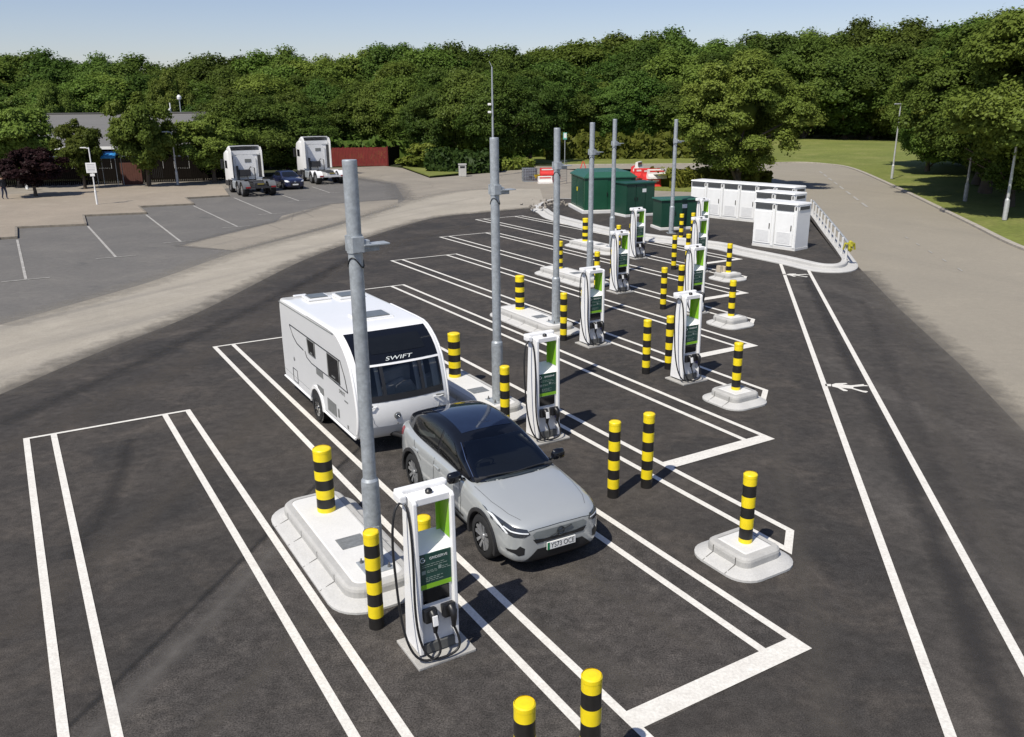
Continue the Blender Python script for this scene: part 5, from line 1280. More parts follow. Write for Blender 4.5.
    def fx(y, z):
        c = col(y, 0, bowf(y))
        for i in range(18, n - 1):
            if c[i][2] >= z >= c[i + 1][2]:
                k = (c[i][2] - z) / (c[i][2] - c[i + 1][2]); return c[i][0] + (c[i + 1][0] - c[i][0]) * k
        return 5.0
    dense = []
    for a_, d_ in zip(pts, pts[1:]):
        for i in range(5): dense.append((a_[0] + (d_[0] - a_[0]) * i / 5, a_[1] + (d_[1] - a_[1]) * i / 5))
    sm.tube([(fx(y, z) + 0.007, y, z) for y, z in dense], 0.004, 6); sm.build('locker_seam', mat('pale_seam', (0.45, 0.455, 0.455), 0.5), t)
    # ---- side details, on both long sides
    def sp(x, z, s, off=0.004): return (x, s * (Wd + off), z)
    def side_panel(poly, s, off, name, m, par=t):
        P = [sp(x, z, s, off) for x, z in poly]; P2 = [sp(x, z, s, -0.01) for x, z in poly]; k = len(P)
        q = MB(); q.add(P + P2, [list(range(k))] + [(i, (i + 1) % k, (i + 1) % k + k, i + k) for i in range(k)]); return recalc(q.build(name, m, par))
    def line(pts_, s, w, name, m):
        q = MB(); q.tube([sp(x, z, s, 0.002) for x, z in pts_], w, 5); return q.build(name, m, t)
    for s in (-1, 1):
        for wp in ([(2.10, 1.76), (2.62, 1.765), (2.62, 1.43), (2.16, 1.43)], [(3.45, 1.775), (4.16, 1.775), (4.16, 1.27), (3.45, 1.25)]):
            fw = side_panel(wp, s, 0.012, 'side_window', m_win); cxw = sum(p[0] for p in wp) / 4; czw = sum(p[1] for p in wp) / 4
            q = MB(); q.tube([sp(cxw + (x - cxw) * 0.97, czw + (z - czw) * 0.96, s, 0.013) for x, z in wp + wp[:1]], 0.010, 6); q.build('window_frame', m_vgr, fw)
            q = MB(); q.box((cxw - 0.02, s * (Wd + 0.013), czw - abs(wp[0][1] - wp[2][1]) * 0.36), (abs(wp[0][0] - wp[1][0]) * 0.3, 0.004, 0.03)); q.build('window_catch', m_vgr, fw)
        line([(0.02, 2.17), (3.9, 2.235)], s, 0.012, 'awning_rail', m_vgr)
        line([(0.02, 0.56), (2.0, 0.56)], s, 0.004, 'panel_seam', m_vgr); line([(3.05, 0.40), (4.8, 0.42)], s, 0.004, 'panel_seam', m_vgr)
        line([(4.58, 1.22), (4.46, 1.5), (4.24, 1.78), (3.5, 1.78), (0.78, 1.775), (1.0, 1.56), (1.28, 1.44), (1.75, 1.40)], s, 0.011, 'graphic_line', m_trim)
        line([(1.88, 1.41), (1.98, 1.29), (2.3, 1.235), (3.45, 1.245), (4.58, 1.22)], s, 0.011, 'graphic_line', m_trim)
        side_panel([(2.62, 1.22), (3.06, 1.22), (3.06, 1.09), (2.62, 1.09)], s, 0.010, 'vent_grille', m_vgr)
        side_panel([(2.62, 0.86), (3.02, 0.86), (3.02, 0.71), (2.62, 0.71)], s, 0.010, 'vent_grille', m_vgr)
        side_panel([(3.26, 0.75), (3.80, 0.75), (3.80, 0.48), (3.26, 0.48)], s, 0.010, 'service_hatch', m_vgr)
        side_panel([(3.90, 0.70), (3.98, 0.70), (3.98, 0.52), (3.90, 0.52)], s, 0.010, 'socket_cover', m_vgr)
        side_panel([(4.44, 0.52), (4.50, 0.52), (4.50, 0.45), (4.44, 0.45)], s, 0.010, 'socket_cover', m_vgr)
        line([(0.78, 0.75), (1.12, 0.75), (1.12, 0.45), (0.78, 0.45), (0.78, 0.75)], s, 0.010, 'locker_door', m_trim)
        q = MB(); q.lathe([(0.0, 0.01 * s), (0.05, 0.006 * s), (0.05, 0.0)], (0.95, s * Wd, 1.0), 14, axis='Y'); q.build('flue_cover', m_vgr, t)
        # bottom skirt, white edge mouldings, wheel spat
        line([(0.02, 0.36), (2.05, 0.36)], s, 0.028, 'skirt_rail', m_cvn); line([(3.0, 0.36), (4.85, 0.36)], s, 0.028, 'skirt_rail', m_cvn)
        ar = MB(); rr = []
        for i in range(15):
            th = R(0 + 180 * i / 14); rr.append([(2.53 + r_ * math.cos(th), s * y_, 0.34 + r_ * 0.95 * math.sin(th)) for r_, y_ in ((0.40, 0.94), (0.40, 0.995), (0.47, 0.99), (0.49, 0.955))])
        ar.rings(rr, 0, False); recalc(ar.build('wheel_spat', m_cvn, t))
        ms = MB(); ms.lathe([(0.39, s * 0.004), (0.0, s * 0.005)], (2.53, s * Wd, 0.36), 30, axis='Y'); ms.build('wheel_arch', m_trim, t)
        wheel(t, 2.53, s * 0.90, 0.30, 0.19, s, 6, m_alloy, m_chrome)
        cE = col(s * 0.95, 0.03, bowf(0.95)); e2 = MB(); e2.tube([(p_[0], s * 0.95, p_[2]) for p_ in cE[7:24]], 0.032, 8); e2.build('edge_moulding', m_cvn, t)
    tx = text_mb('SPRITE', 0.12, m_vgr, 'lettering', side, (4.22, -Wd - 0.005, 1.12), (R(90), 0, 0), 0.001, shear=0.2)
    q = MB(); q.box((4.45, -Wd - 0.005, 1.0), (0.2, 0.004, 0.03)); q.build('badge', m_vgr, side)
    # roof
    for x, y, sx, sy in ((0.75, -0.28, 0.42, 0.42), (0.95, 0.42, 0.45, 0.5), (3.15, 0.12, 0.5, 0.66)):
        q = MB(); q.box((x, y, 2.32), (sx + 0.12, sy + 0.12, 0.05), bev=0.015); fr_ = q.build('rooflight_frame', m_cvn, t)
        q = MB(); q.box((x, y, 2.345), (sx, sy, 0.04), bev=0.015); q.build('rooflight', m_dome, fr_)
    q = MB()
    q.box((0.16, -0.5, 2.28), (0.1, 0.3, 0.03), bev=0.01); q.build('roof_rib', m_cvn, t)
    ch = MB(); ch.box((2.5, 0, 0.36), (4.6, 1.7, 0.10)); ch.box((2.53, 0, 0.30), (0.1, 1.7, 0.1))
    ch.tube([(4.2, -0.6, 0.38), (5.7, 0, 0.42)], 0.05, 8); ch.tube([(4.2, 0.6, 0.38), (5.7, 0, 0.42)], 0.05, 8); ch.build('chassis', m_trim, t)
    ch = MB(); ch.tube([(5.65, 0, 0.42), (6.05, 0, 0.42)], 0.045, 8); ch.build('tow_hitch', m_galv, t)
    ch = MB(); ch.box((-0.03, 0, 0.60), (0.02, 0.52, 0.11)); ch.build('number_plate', m_numplate, t)
    for s in (-1, 1):
        q = MB(); q.box((-0.02, s * 0.8, 0.62), (0.05, 0.16, 0.3), bev=0.02); q.build('tail_light', m_tail, t)
build_caravan()

# ------------------------------------------------------------------ lorry cabs without trailers
m_tw = mat('lorry_white', (0.74, 0.74, 0.73), 0.35, var=0.04, scale=1.2)
m_chs = mat('chassis_dark', (0.03, 0.03, 0.032), 0.6, var=0.2)
m_mud = mat('mudguard_grey', (0.12, 0.125, 0.13), 0.5, var=0.1)
def tractor(label, loc, rz, m_ch, m_md, hi):
    t = thing('lorry_cab', label, 'lorry', loc, rz, 'white lorry cabs parked without trailers')
    f = MB()
    for s in (-1, 1): f.box((2.6, s * 0.42, 0.82), (5.2, 0.10, 0.28), bev=0.01)
    for x in (0.05, 1.2, 2.6, 3.6): f.box((x, 0, 0.82), (0.12, 0.84, 0.22))
    f.build('chassis', m_ch, t)
    q = MB(); q.box((1.35, 0, 1.08), (0.95, 0.9, 0.09), bev=0.02); q.add([(0.9, -0.42, 1.10), (0.9, 0.42, 1.10), (0.45, 0.36, 0.96), (0.45, -0.36, 0.96)], [(0, 1, 2, 3)]); q.build('fifth_wheel', m_chs, t)
    q = MB(); q.box((0.02, 0, 0.70), (0.08, 2.3, 0.16), bev=0.01); q.build('rear_bumper', m_ch, t)
    for s in (-1, 1):
        l = MB(); l.box((-0.03, s * 0.95, 0.72), (0.04, 0.34, 0.12), bev=0.01); l.build('tail_light', m_tail, t)
        for x in (0.9, 2.2, 4.95):
            r_ = 0.5 if x != 2.2 else 0.46
            w = wheel(t, x, s * 1.03, r_, 0.32 if x > 4 else 0.46, s, 6, m_alloy, m_alloy)
        for x, hh in ((0.9, 0.58), (2.2, 0.56)):
            m = MB(); rr = []
            for i in range(13):
                th = R(8 + 164 * i / 12); rr.append([(x + hh * math.cos(th), s * y_, 0.5 + hh * math.sin(th)) for y_ in (0.72, 1.26)] + [(x + (hh + 0.04) * math.cos(th), s * y_, 0.5 + (hh + 0.04) * math.sin(th)) for y_ in (1.27, 0.72)])
            m.rings(rr, 0, False); recalc(m.build('mudguard', m_md, t))
        q = MB(); q.box((3.45, s * 0.92, 0.70), (1.15, 0.56, 0.62), bev=0.09); q.build('fuel_tank', m_galv, t)
        q = MB(); q.rings([[(3.05, s * 1.22, z0), (4.15, s * 1.25, z0), (4.15, s * 1.19, z0), (3.05, s * 1.16, z0)] for z0 in (1.35, 2.6, hi - 0.25)], 0, False) if False else None
    # cab: rounded box loft along x
    prof = [(4.05, 1.23, 1.02, hi - 0.45), (4.10, 1.25, 1.0, hi - 0.40), (5.2, 1.25, 0.95, hi - 0.36), (5.75, 1.25, 0.62, hi - 0.52), (6.05, 1.22, 0.5, hi - 0.85), (6.15, 1.12, 0.46, hi - 1.15)]
    cb = MB(); rr = []
    for x, w, z0, z1 in prof:
        ring = []
        for sy, sz in ((-1, -1), (1, -1), (1, 1), (-1, 1)):
            cy, cz = sy * (w - 0.12), (z0 + 0.12 if sz < 0 else z1 - 0.16); a0 = {(-1, -1): 180, (1, -1): 270, (1, 1): 0, (-1, 1): 90}[(sy, sz)]
            for k in range(4):
                a = R(a0 + 30 * k); ring.append((x, cy + 0.12 * math.cos(a), cz + (0.12 if sz < 0 else 0.16) * math.sin(a)))
        rr.append(ring)
    cb.rings(rr, 0, True, False, True); cb.rings([rr[0], rr[0]][:1] + [[(4.05, p[1] * 0.999, p[2]) for p in rr[0]]], 0) if False else None
    cb.add(rr[0], [list(range(len(rr[0])))[::-1]], 0)
    cab_ = recalc(cb.build('cab', m_tw, t))
    # back wall with its bulge, side window and notices
    q = MB(); q.prism([(-0.72, 1.35), (0.72, 1.35), (0.78, 1.7), (0.78, hi - 0.95), (0.55, hi - 0.7), (-0.55, hi - 0.7), (-0.78, hi - 0.95), (-0.78, 1.7)], 0.0, 0.07)
    q.v = [(4.05 - z, x, y) for x, y, z in q.v]; recalc(q.build('back_panel', m_tw, t))
    for s in (-1, 1):
        q = MB(); q.box((4.03, s * 1.08, (hi + 0.4) / 2), (0.03, 0.24, hi - 1.9)); q.build('gap_shade_strip', m_chs, t)  # dark strips stand in for the shaded gaps behind the side deflectors
    q = MB(); q.box((4.02, 0, hi - 0.52), (0.04, 2.2, 0.30)); q.build('deflector_recess', m_tw, t)
    q = MB(); q.box((3.97, -0.18, hi - 1.15), (0.02, 0.5, 0.26), bev=0.005); q.build('back_window', m_vgr, t)
    # roof air deflector open at the back: shell standing up round the sides
    d = MB(); rr = []
    for x, w, z0, zt in ((3.98, 1.20, hi - 0.62, hi), (4.6, 1.19, hi - 0.55, hi - 0.02), (5.3, 1.1, hi - 0.5, hi - 0.14), (5.75, 0.9, hi - 0.52, hi - 0.42)):
        rr.append([(x, -w, z0), (x, -w, zt - 0.12), (x, -w + 0.10, zt), (x, 0, zt + 0.02), (x, w - 0.10, zt), (x, w, zt - 0.12), (x, w, z0), (x, w - 0.05, z0), (x, w - 0.05, zt - 0.15), (x, w - 0.13, zt - 0.06), (x, 0, zt - 0.04), (x, -w + 0.13, zt - 0.06), (x, -w + 0.05, zt - 0.15), (x, -w + 0.05, z0)])
    d.rings(rr, 0, False); recalc(d.build('roof_deflector', m_tw, t))
    for s in (-1, 1):
        d = MB(); d.rings([[(3.42, s * 1.20, z), (4.12, s * 1.262, z), (4.12, s * 1.225, z), (3.42, s * 1.165, z)] for z in (1.2, 2.4, hi - 0.45)] + [[(3.75, s * 1.20, hi - 0.1), (4.12, s * 1.262, hi - 0.12), (4.12, s * 1.225, hi - 0.12), (3.75, s * 1.165, hi - 0.1)]], 0, False); recalc(d.build('side_deflector', m_tw, t))
        d = MB(); d.box((5.25, s * 1.253, hi - 1.45), (0.75, 0.02, 0.6), bev=0.006); d.build('side_window', m_glass, t)
        d = MB(); d.box((5.95, s * 1.42, hi - 1.45), (0.12, 0.2, 0.75), bev=0.04); d.box((5.9, s * 1.3, hi - 1.12), (0.05, 0.2, 0.05)); d.box((5.9, s * 1.3, hi - 1.75), (0.05, 0.2, 0.05)); d.build('mirror', m_trim, t)
        d = MB(); d.box((5.5, s * 1.248, 0.72), (1.15, 0.02, 0.42), bev=0.006); d.build('step_panel', m_chs, t)
    d = MB(); d.add([(6.16, -1.0, hi - 1.95), (6.16, 1.0, hi - 1.95), (6.09, 1.05, hi - 1.1), (6.09, -1.05, hi - 1.1)], [(0, 1, 2, 3)]); d.build('windscreen', m_glass, t)
    a = MB(); a.box((3.82, 0.2, 1.55), (0.3, 0.9, 0.5), bev=0.03); a.tube([(3.85, -0.6, 1.0), (3.85, -0.6, 1.9), (3.8, -0.3, 2.0), (3.75, 0.1, 1.5), (3.7, 0.0, 1.0)], 0.035, 6); a.tube([(3.8, 0.7, 1.0), (3.8, 0.75, 2.1)], 0.09, 10); a.build('air_lines', m_chs, t)
    pl = MB(); pl.box((-0.03, 0, 0.95), (0.02, 0.5, 0.11)); pl.build('number_plate', mat('dirty_plate', (0.22, 0.17, 0.03), 0.6), t)
    return t
p = G(262, 196.8); tractor('white lorry cab with dark chassis, left of the dark blue car', (p.x, p.y, 0.012), R(120.5), m_chs, m_mud, 3.62)
p = G(333, 184.5); tractor('white lorry cab with white mudguards, right of the dark blue car', (p.x, p.y, 0.012), R(120.5), mat('chassis_white', (0.6, 0.6, 0.59), 0.5, var=0.1), m_tw, 3.95)
# ------------------------------------------------------------------ foliage
lf_dark = leaf_mat('leaf_dark', (0.046, 0.086, 0.016), (0.112, 0.158, 0.032))
lf_mid = leaf_mat('leaf_mid', (0.064, 0.110, 0.019), (0.150, 0.200, 0.038))
lf_light = leaf_mat('leaf_light', (0.076, 0.126, 0.022), (0.168, 0.222, 0.045))
lf_purple = leaf_mat('leaf_purple', (0.016, 0.009, 0.010), (0.034, 0.017, 0.018), 0.2)
lf_hedge = leaf_mat('leaf_hedge', (0.10, 0.13, 0.02), (0.19, 0.21, 0.04))
m_bark = mat('bark', (0.09, 0.07, 0.05), 0.9, var=0.35, scale=8, bump=0.6, bscale=12)

def leaf_cloud(name, pts, nrm, size, m, rng, core=None):
    """one quad per leaf spray at pts, facing about nrm"""
    n = len(pts)
    rv = rng.normal(size=(n, 3)); N = nrm + rv * 0.55; N /= np.linalg.norm(N, axis=1)[:, None] + 1e-9
    up = rng.normal(size=(n, 3)); T = np.cross(N, up); T /= np.linalg.norm(T, axis=1)[:, None] + 1e-9; Bn = np.cross(N, T)
    s = size * rng.uniform(0.55, 1.35, n)[:, None]; w = rng.uniform(0.45, 0.8, n)[:, None]
    bend = N * s * rng.uniform(-0.25, 0.1, n)[:, None]
    q = np.stack([pts - T * s, pts - Bn * s * w + bend, pts + T * s, pts + Bn * s * w + bend], 1).reshape(-1, 3)
    nf = n; vs_ = q
    faces = np.arange(n * 4).reshape(-1, 4)
    if core is not None:
        cv, cf = core; faces = np.vstack([faces, cf + len(vs_)]); vs_ = np.vstack([vs_, cv])
    me = bpy.data.meshes.new(name)
    me.vertices.add(len(vs_)); me.vertices.foreach_set('co', vs_.astype(np.float32).ravel())
    me.loops.add(faces.size); me.loops.foreach_set('vertex_index', faces.astype(np.int32).ravel())
    me.polygons.add(len(faces)); me.polygons.foreach_set('loop_start', np.arange(0, faces.size, 4, dtype=np.int32)); me.polygons.foreach_set('loop_total', np.full(len(faces), 4, dtype=np.int32))
    me.materials.append(m); me.update(); me.validate()
    return me

def blob(c, r, rng, seg=8):
    """lumpy core added inside a crown to block light, quads only"""
    vs_, fs_ = [], []
    for i in range(seg + 1):
        th = math.pi * i / seg
        for k in range(seg):
            ph = 2 * math.pi * k / seg; rr = r * rng.uniform(0.75, 1.1)
            vs_.append((c[0] + rr[0] * math.sin(th) * math.cos(ph), c[1] + rr[1] * math.sin(th) * math.sin(ph), c[2] + rr[2] * math.cos(th)))
    for i in range(seg):
        for k in range(seg): fs_.append((i * seg + k, i * seg + (k + 1) % seg, (i + 1) * seg + (k + 1) % seg, (i + 1) * seg + k))
    return np.array(vs_), np.array(fs_)

def crown_mesh(seed, m, nclump=46, per=190, leaf=0.05, low=0.25, shape=1.0, lump=0.27):
    """unit tree: crown about 1 high (z from low to 1) and 1 wide, irregular clumps"""
    rng = np.random.default_rng(seed); P, N = [], []
    h = 1 - low; cz = low + h * 0.5
    cl = []; tries = 0
    while len(cl) < nclump and tries < 9000:
        tries += 1
        d = rng.normal(size=3); d /= np.linalg.norm(d); rad = rng.uniform(0.35, 1.0) ** 0.5
        zz = d[2] * rad; prof = (1 - 0.35 * max(0, zz) * shape) * (1 - 0.25 * max(0, -zz))
        a = math.atan2(d[1], d[0]); wob = 1 + 0.16 * math.sin(a * 2 + seed) + 0.12 * math.sin(a * 3 + seed * 1.7)
        c = np.array([d[0] * rad * 0.40 * prof * wob, d[1] * rad * 0.40 * prof * wob, cz + zz * h * 0.42])
        r = lump * rng.uniform(0.45, 0.85) * 0.5
        if any(np.linalg.norm((c - o) / np.array([1, 1, 1.0])) < 0.42 * (r + ro) for o, ro in cl): continue
        cl.append((c, r))
    cores_v, cores_f, off = [], [], 0
    for c, r in cl:
        n = int(per * (r / (lump * 0.33)) ** 1.6); d = rng.normal(size=(n, 3)); d /= np.linalg.norm(d, axis=1)[:, None]
        d[:, 2] = np.where(d[:, 2] < -0.45, -d[:, 2], d[:, 2])
        lump2 = 1 + 0.22 * np.sin(d[:, 0] * 7 + seed) * np.sin(d[:, 1] * 6) + rng.normal(size=n) * 0.10
        p = c + d * (r * rng.uniform(0.62, 1.06, n) * lump2)[:, None] * np.array([1.12, 1.12, 0.9])
        P.append(p); out = p - np.array([0, 0, cz]); out /= np.linalg.norm(out, axis=1)[:, None]
        N.append(d * 0.7 + out * 0.4 + np.array([0, 0, 0.45]))
        bv, bf = blob(c, np.array([r, r, r * 0.85]) * 0.62, rng, 6); cores_v.append(bv); cores_f.append(bf + off); off += len(bv)  # solid core added in each clump to stop light passing through
    # loose sprays breaking the outline
    n = int(nclump * per * 0.07); d = rng.normal(size=(n, 3)); d /= np.linalg.norm(d, axis=1)[:, None]
    idx = rng.integers(0, len(cl), n); p = np.array([cl[i][0] for i in idx]) + d * np.array([cl[i][1] for i in idx])[:, None] * rng.uniform(0.95, 1.2, n)[:, None]
    P.append(p); N.append(d + np.array([0, 0, 0.4]))
    P = np.vstack(P); N = np.vstack(N)
    bv, bf = blob((0, 0, cz), np.array([0.15, 0.15, h * 0.2]) * (0.6 if nclump > 110 else 1), rng, 8); cores_v.append(bv); cores_f.append(bf + off)
    return leaf_cloud('crown', P, N, leaf, m, rng, (np.vstack(cores_v), np.vstack(cores_f)))

def trunk_mesh(seed, low, m):
    rnd = random.Random(seed); b = MB(); top = low + 0.4
    path = [(0, 0, -0.01)] + [(rnd.uniform(-0.015, 0.015), rnd.uniform(-0.015, 0.015), top * i / 5) for i in range(1, 6)]
    b.tube(path, [0.034, 0.024, 0.021, 0.018, 0.013, 0.006], 9)
    for i in range(6):
        a = rnd.uniform(0, 6.28); z = low * rnd.uniform(0.75, 1.3) + 0.04 * i; l = rnd.uniform(0.2, 0.34)
        b.tube([(0, 0, z), (0.4 * l * math.cos(a), 0.4 * l * math.sin(a), z + 0.5 * l), (l * math.cos(a), l * math.sin(a), z + 0.85 * l)], [0.012, 0.008, 0.003], 6)
    o = b.build('trunk', m); me = o.data; bpy.data.objects.remove(o); return me

TPL = {}
def template(key, m, **kw):
    TPL[key] = (crown_mesh(kw.pop('seed'), m, **kw), trunk_mesh(len(TPL) + 3, kw.get('low', 0.25), m_bark))
for i in range(3): template('wood%d' % i, lf_dark, seed=20 + i, nclump=96, per=560, leaf=0.012, low=0.03, shape=[0.4, 0.6, 0.2][i], lump=0.29)
for i in range(3): template('mid%d' % i, lf_mid, seed=40 + i, nclump=92, per=560, leaf=0.012, low=0.03, shape=[0.5, 0.2, 0.6][i], lump=0.30)
template('bright0', lf_light, seed=61, nclump=60, per=650, leaf=0.0125, low=0.10, shape=0.6, lump=0.27)
template('young0', lf_mid, seed=71, nclump=50, per=700, leaf=0.0155, low=0.12, shape=0.5, lump=0.27)
template('young1', lf_light, seed=73, nclump=48, per=700, leaf=0.0155, low=0.10, shape=0.4, lump=0.28)
template('purple', lf_purple, seed=81, nclump=44, per=380, leaf=0.022, low=0.22, shape=0.4, lump=0.28)
template('big', lf_light, seed=92, nclump=130, per=800, leaf=0.0085, low=0.02, shape=0.4, lump=0.19)
template('bigdark', lf_mid, seed=95, nclump=130, per=800, leaf=0.0085, low=0.03, shape=0.35, lump=0.19)
template('bush', lf_hedge, seed=99, nclump=40, per=150, leaf=0.045, low=-0.12, shape=0.3, lump=0.36)

NT = [0]
def tree(key, p, h, w, label, group=None, name='broadleaf_tree', cat='tree', rz=None):
    NT[0] += 1; rnd = random.Random(NT[0])
    t = thing(name, label, cat, p, rnd.uniform(0, 6.28) if rz is None else rz, group); t.scale = (w, w, h)
    c, k = TPL[key]
    for nm, me in (('crown', c), ('trunk', k)):
        o = bpy.data.objects.new(nm, me); COL.objects.link(o); o.parent = t
    return t
def tree_px(key, x, ytop, Y, w, label, group=None, zb=0.0, **kw):
    q = atY(x, ytop, Y); return tree(key, (q.x, q.y, zb), q.z - zb, w, label, group, **kw)

SKY = [(-80, 46), (0, 47), (30, 45), (70, 58), (110, 51), (135, 52), (175, 63), (200, 52), (240, 45), (275, 41), (315, 54), (345, 56), (375, 43), (430, 38), (470, 44), (510, 43), (560, 38), (600, 30), (640, 25), (700, 33), (740, 36), (800, 20), (830, 25), (905, 15), (950, 20), (1000, 8), (1100, 0)]
def skyl(x):
    for (x0, y0), (x1, y1) in zip(SKY, SKY[1:]):
        if x0 <= x <= x1: return y0 + (y1 - y0) * (x - x0) / (x1 - x0)
    return 10
def zone(x): return 'left' if x < 200 else 'middle' if x < 560 else 'right'
rnd = random.Random(77)
LBL = {'left': ('tall dark broadleaf tree in the wood behind the low grey roofed building', 'trees behind the building'),
       'middle': ('tall broadleaf tree at the back of the dense wood behind the lorries and red fence', 'trees behind the lorries'),
       'right': ('tall broadleaf tree at the back of the wood behind the grassy bank and hedge', 'trees behind the grassy bank')}
x = -75
while x < 1100:
    Y = 148 + rnd.uniform(-6, 10) if x < 500 else 165 + rnd.uniform(-8, 10)
    l, g = LBL[zone(x)]
    tree_px(rnd.choice(['wood0', 'wood1', 'wood2', 'mid0', 'mid1', 'mid2', 'mid1', 'bright0']), x + rnd.uniform(-6, 6), skyl(x) + rnd.uniform(-2, 7), Y, rnd.uniform(15, 20) if x < 560 else rnd.uniform(18, 25), l, g)
    x += rnd.uniform(22, 36)
LBM = {'left': ('mid-height tree in the middle row of the wood just over the grey roof', 'middle row of trees over the roof'),
       'middle': ('mid-height tree in the middle row of the wood behind the lorries', 'middle row of trees behind the lorries'),
       'right': ('mid-height tree in the middle row of the wood beyond the bank and hedge', 'middle row of trees beyond the bank')}
x = -70
while x < 1100:
    Y = 122 + rnd.uniform(-5, 6) if x < 560 else 146 + rnd.uniform(-5, 5)
    l, g = LBM[zone(x)]
    tree_px(rnd.choice(['wood0', 'wood1', 'wood2', 'mid0', 'mid1', 'mid2']), x + rnd.uniform(-5, 5), skyl(x) + rnd.uniform(12, 36), Y, rnd.uniform(12, 16.5) if x < 560 else rnd.uniform(15, 21), l, g)
    x += rnd.uniform(29, 40)
# lower front edge of the wood
FE = [(205, 100, 101, 9, 'wood1'), (232, 84, 99, 10, 'wood2'), (262, 92, 96, 9, 'wood0'), (290, 88, 104, 9, 'wood2'), (318, 80, 110, 10, 'wood1'), (345, 92, 109, 9, 'mid0'), (372, 84, 110, 10, 'wood1'),
      (405, 72, 108, 10, 'mid2'), (432, 80, 101, 9, 'wood0'), (462, 66, 101, 10.5, 'wood2'), (498, 74, 98, 10, 'wood1'), (530, 72, 100, 8, 'wood0'), (565, 78, 126, 12, 'wood2')]
for i, (x, y, Y, w, k) in enumerate(FE):
    tree_px(k, x, y, Y, w, 'dark bushy tree at the front edge of the wood between the lorries and the hedge', 'front edge of the wood')
FE2 = [(600, 84, 128, 13, 'wood0'), (636, 72, 130, 14, 'wood1'), (672, 78, 130, 13, 'wood2'), (818, 58, 150, 17, 'wood1'), (846, 62, 151, 15, 'wood0'), (878, 58, 152, 17, 'wood2'), (905, 84, 138, 12, 'mid2')]
for i, (x, y, Y, w, k) in enumerate(FE2):
    tree_px(k, x, y, Y, w, 'dark bushy tree at the front edge of the wood behind the hedge and the lawn' if x < 700 else 'dark bushy tree along the top edge of the grassy bank', 'front edge of the wood, right' if x < 700 else 'trees along the top of the bank', zb=0 if x < 700 else 0.5)
# single trees one can point at
tree_px('big', 748, 44, 69, 12.2, 'big round mid-green tree standing alone behind the white cabinets', rz=0.6)
tree_px('bigdark', 1014, 4, 60, 14, 'large dark tree overhanging the two lamp posts at the right, nearest the kerb', rz=2.0, zb=0.5)
tree_px('bigdark', 1078, -30, 49, 14, 'tall tree at the right edge of the picture, beside the road', rz=4.0, zb=0.5)
tree_px('big', 955, 44, 88, 13, 'mid-green tree left of the large dark tree on the bank, behind the lamp post', rz=1.0, zb=0.9)
tree_px('mid1', 1010, 24, 78, 16, 'tree filling the gap between the big dark trees at the right', zb=0.9)
tree_px('bigdark', 1000, 30, 68, 12.5, 'dark tree behind the two shaded lamp posts, its leaves hanging low over the bank', rz=3.1, zb=0.3)
tree_px('bigdark', 1036, 40, 54, 11, 'dark low tree at the right edge shading the foot of the nearest kerbside lamp post', rz=1.4, zb=0.2)
tree_px('bigdark', 1050, 10, 64, 13, 'dark tree behind the right edge lamp post, second from the picture edge', rz=5.2, zb=0.3)
tree_px('mid1', 938, 92, 80, 7.5, 'low light green tree whose branches hang over the bank left of the mottled lamp post', zb=0.4)
tree_px('young1', 4, 94, 75, 8, 'light green young tree at the left edge, in front of the grey roof')
tree_px('young0', 74, 116, 73, 4.9, 'small light green tree left of the sign post, in front of the grey roof')
tree_px('young0', 136, 88, 74, 6.6, 'mid-green tree between the sign post and the left lamp post')
tree_px('young1', 207, 110, 78, 7.4, 'light green young tree right of the left lamp post')
tree_px('purple', 27, 146, 66, 5.2, 'small purple leaved tree standing in the beige pavement at the left', name='purple_tree')
tree_px('bright0', 165, 70, 112, 6, 'bright green tree top just right of centre over the grey roof')
tree_px('bright0', 52, 82, 110, 6.0, 'bright green tree top over the left end of the grey roof')
tree_px('wood1', 243, 92, 84, 10, 'dark low tree right behind the left white lorry cab')
tree_px('wood2', 283, 100, 86, 9.5, 'dark low tree between the two lorry cabs')
BS = [(345, 142, 108, 4, 'leafy bush behind the left part of the red fence'), (395, 146, 106, 4, 'dark bush at the right end of the red fence'), (425, 142, 95, 4.5, 'bush left of the grey litter bin'), (412, 155, 97, 3.2, 'low bush between the red fence and the litter bin')]
for x, y, Y, w, l in BS: tree_px('bush', x, y, Y, w, l, name='bush', cat='bush')

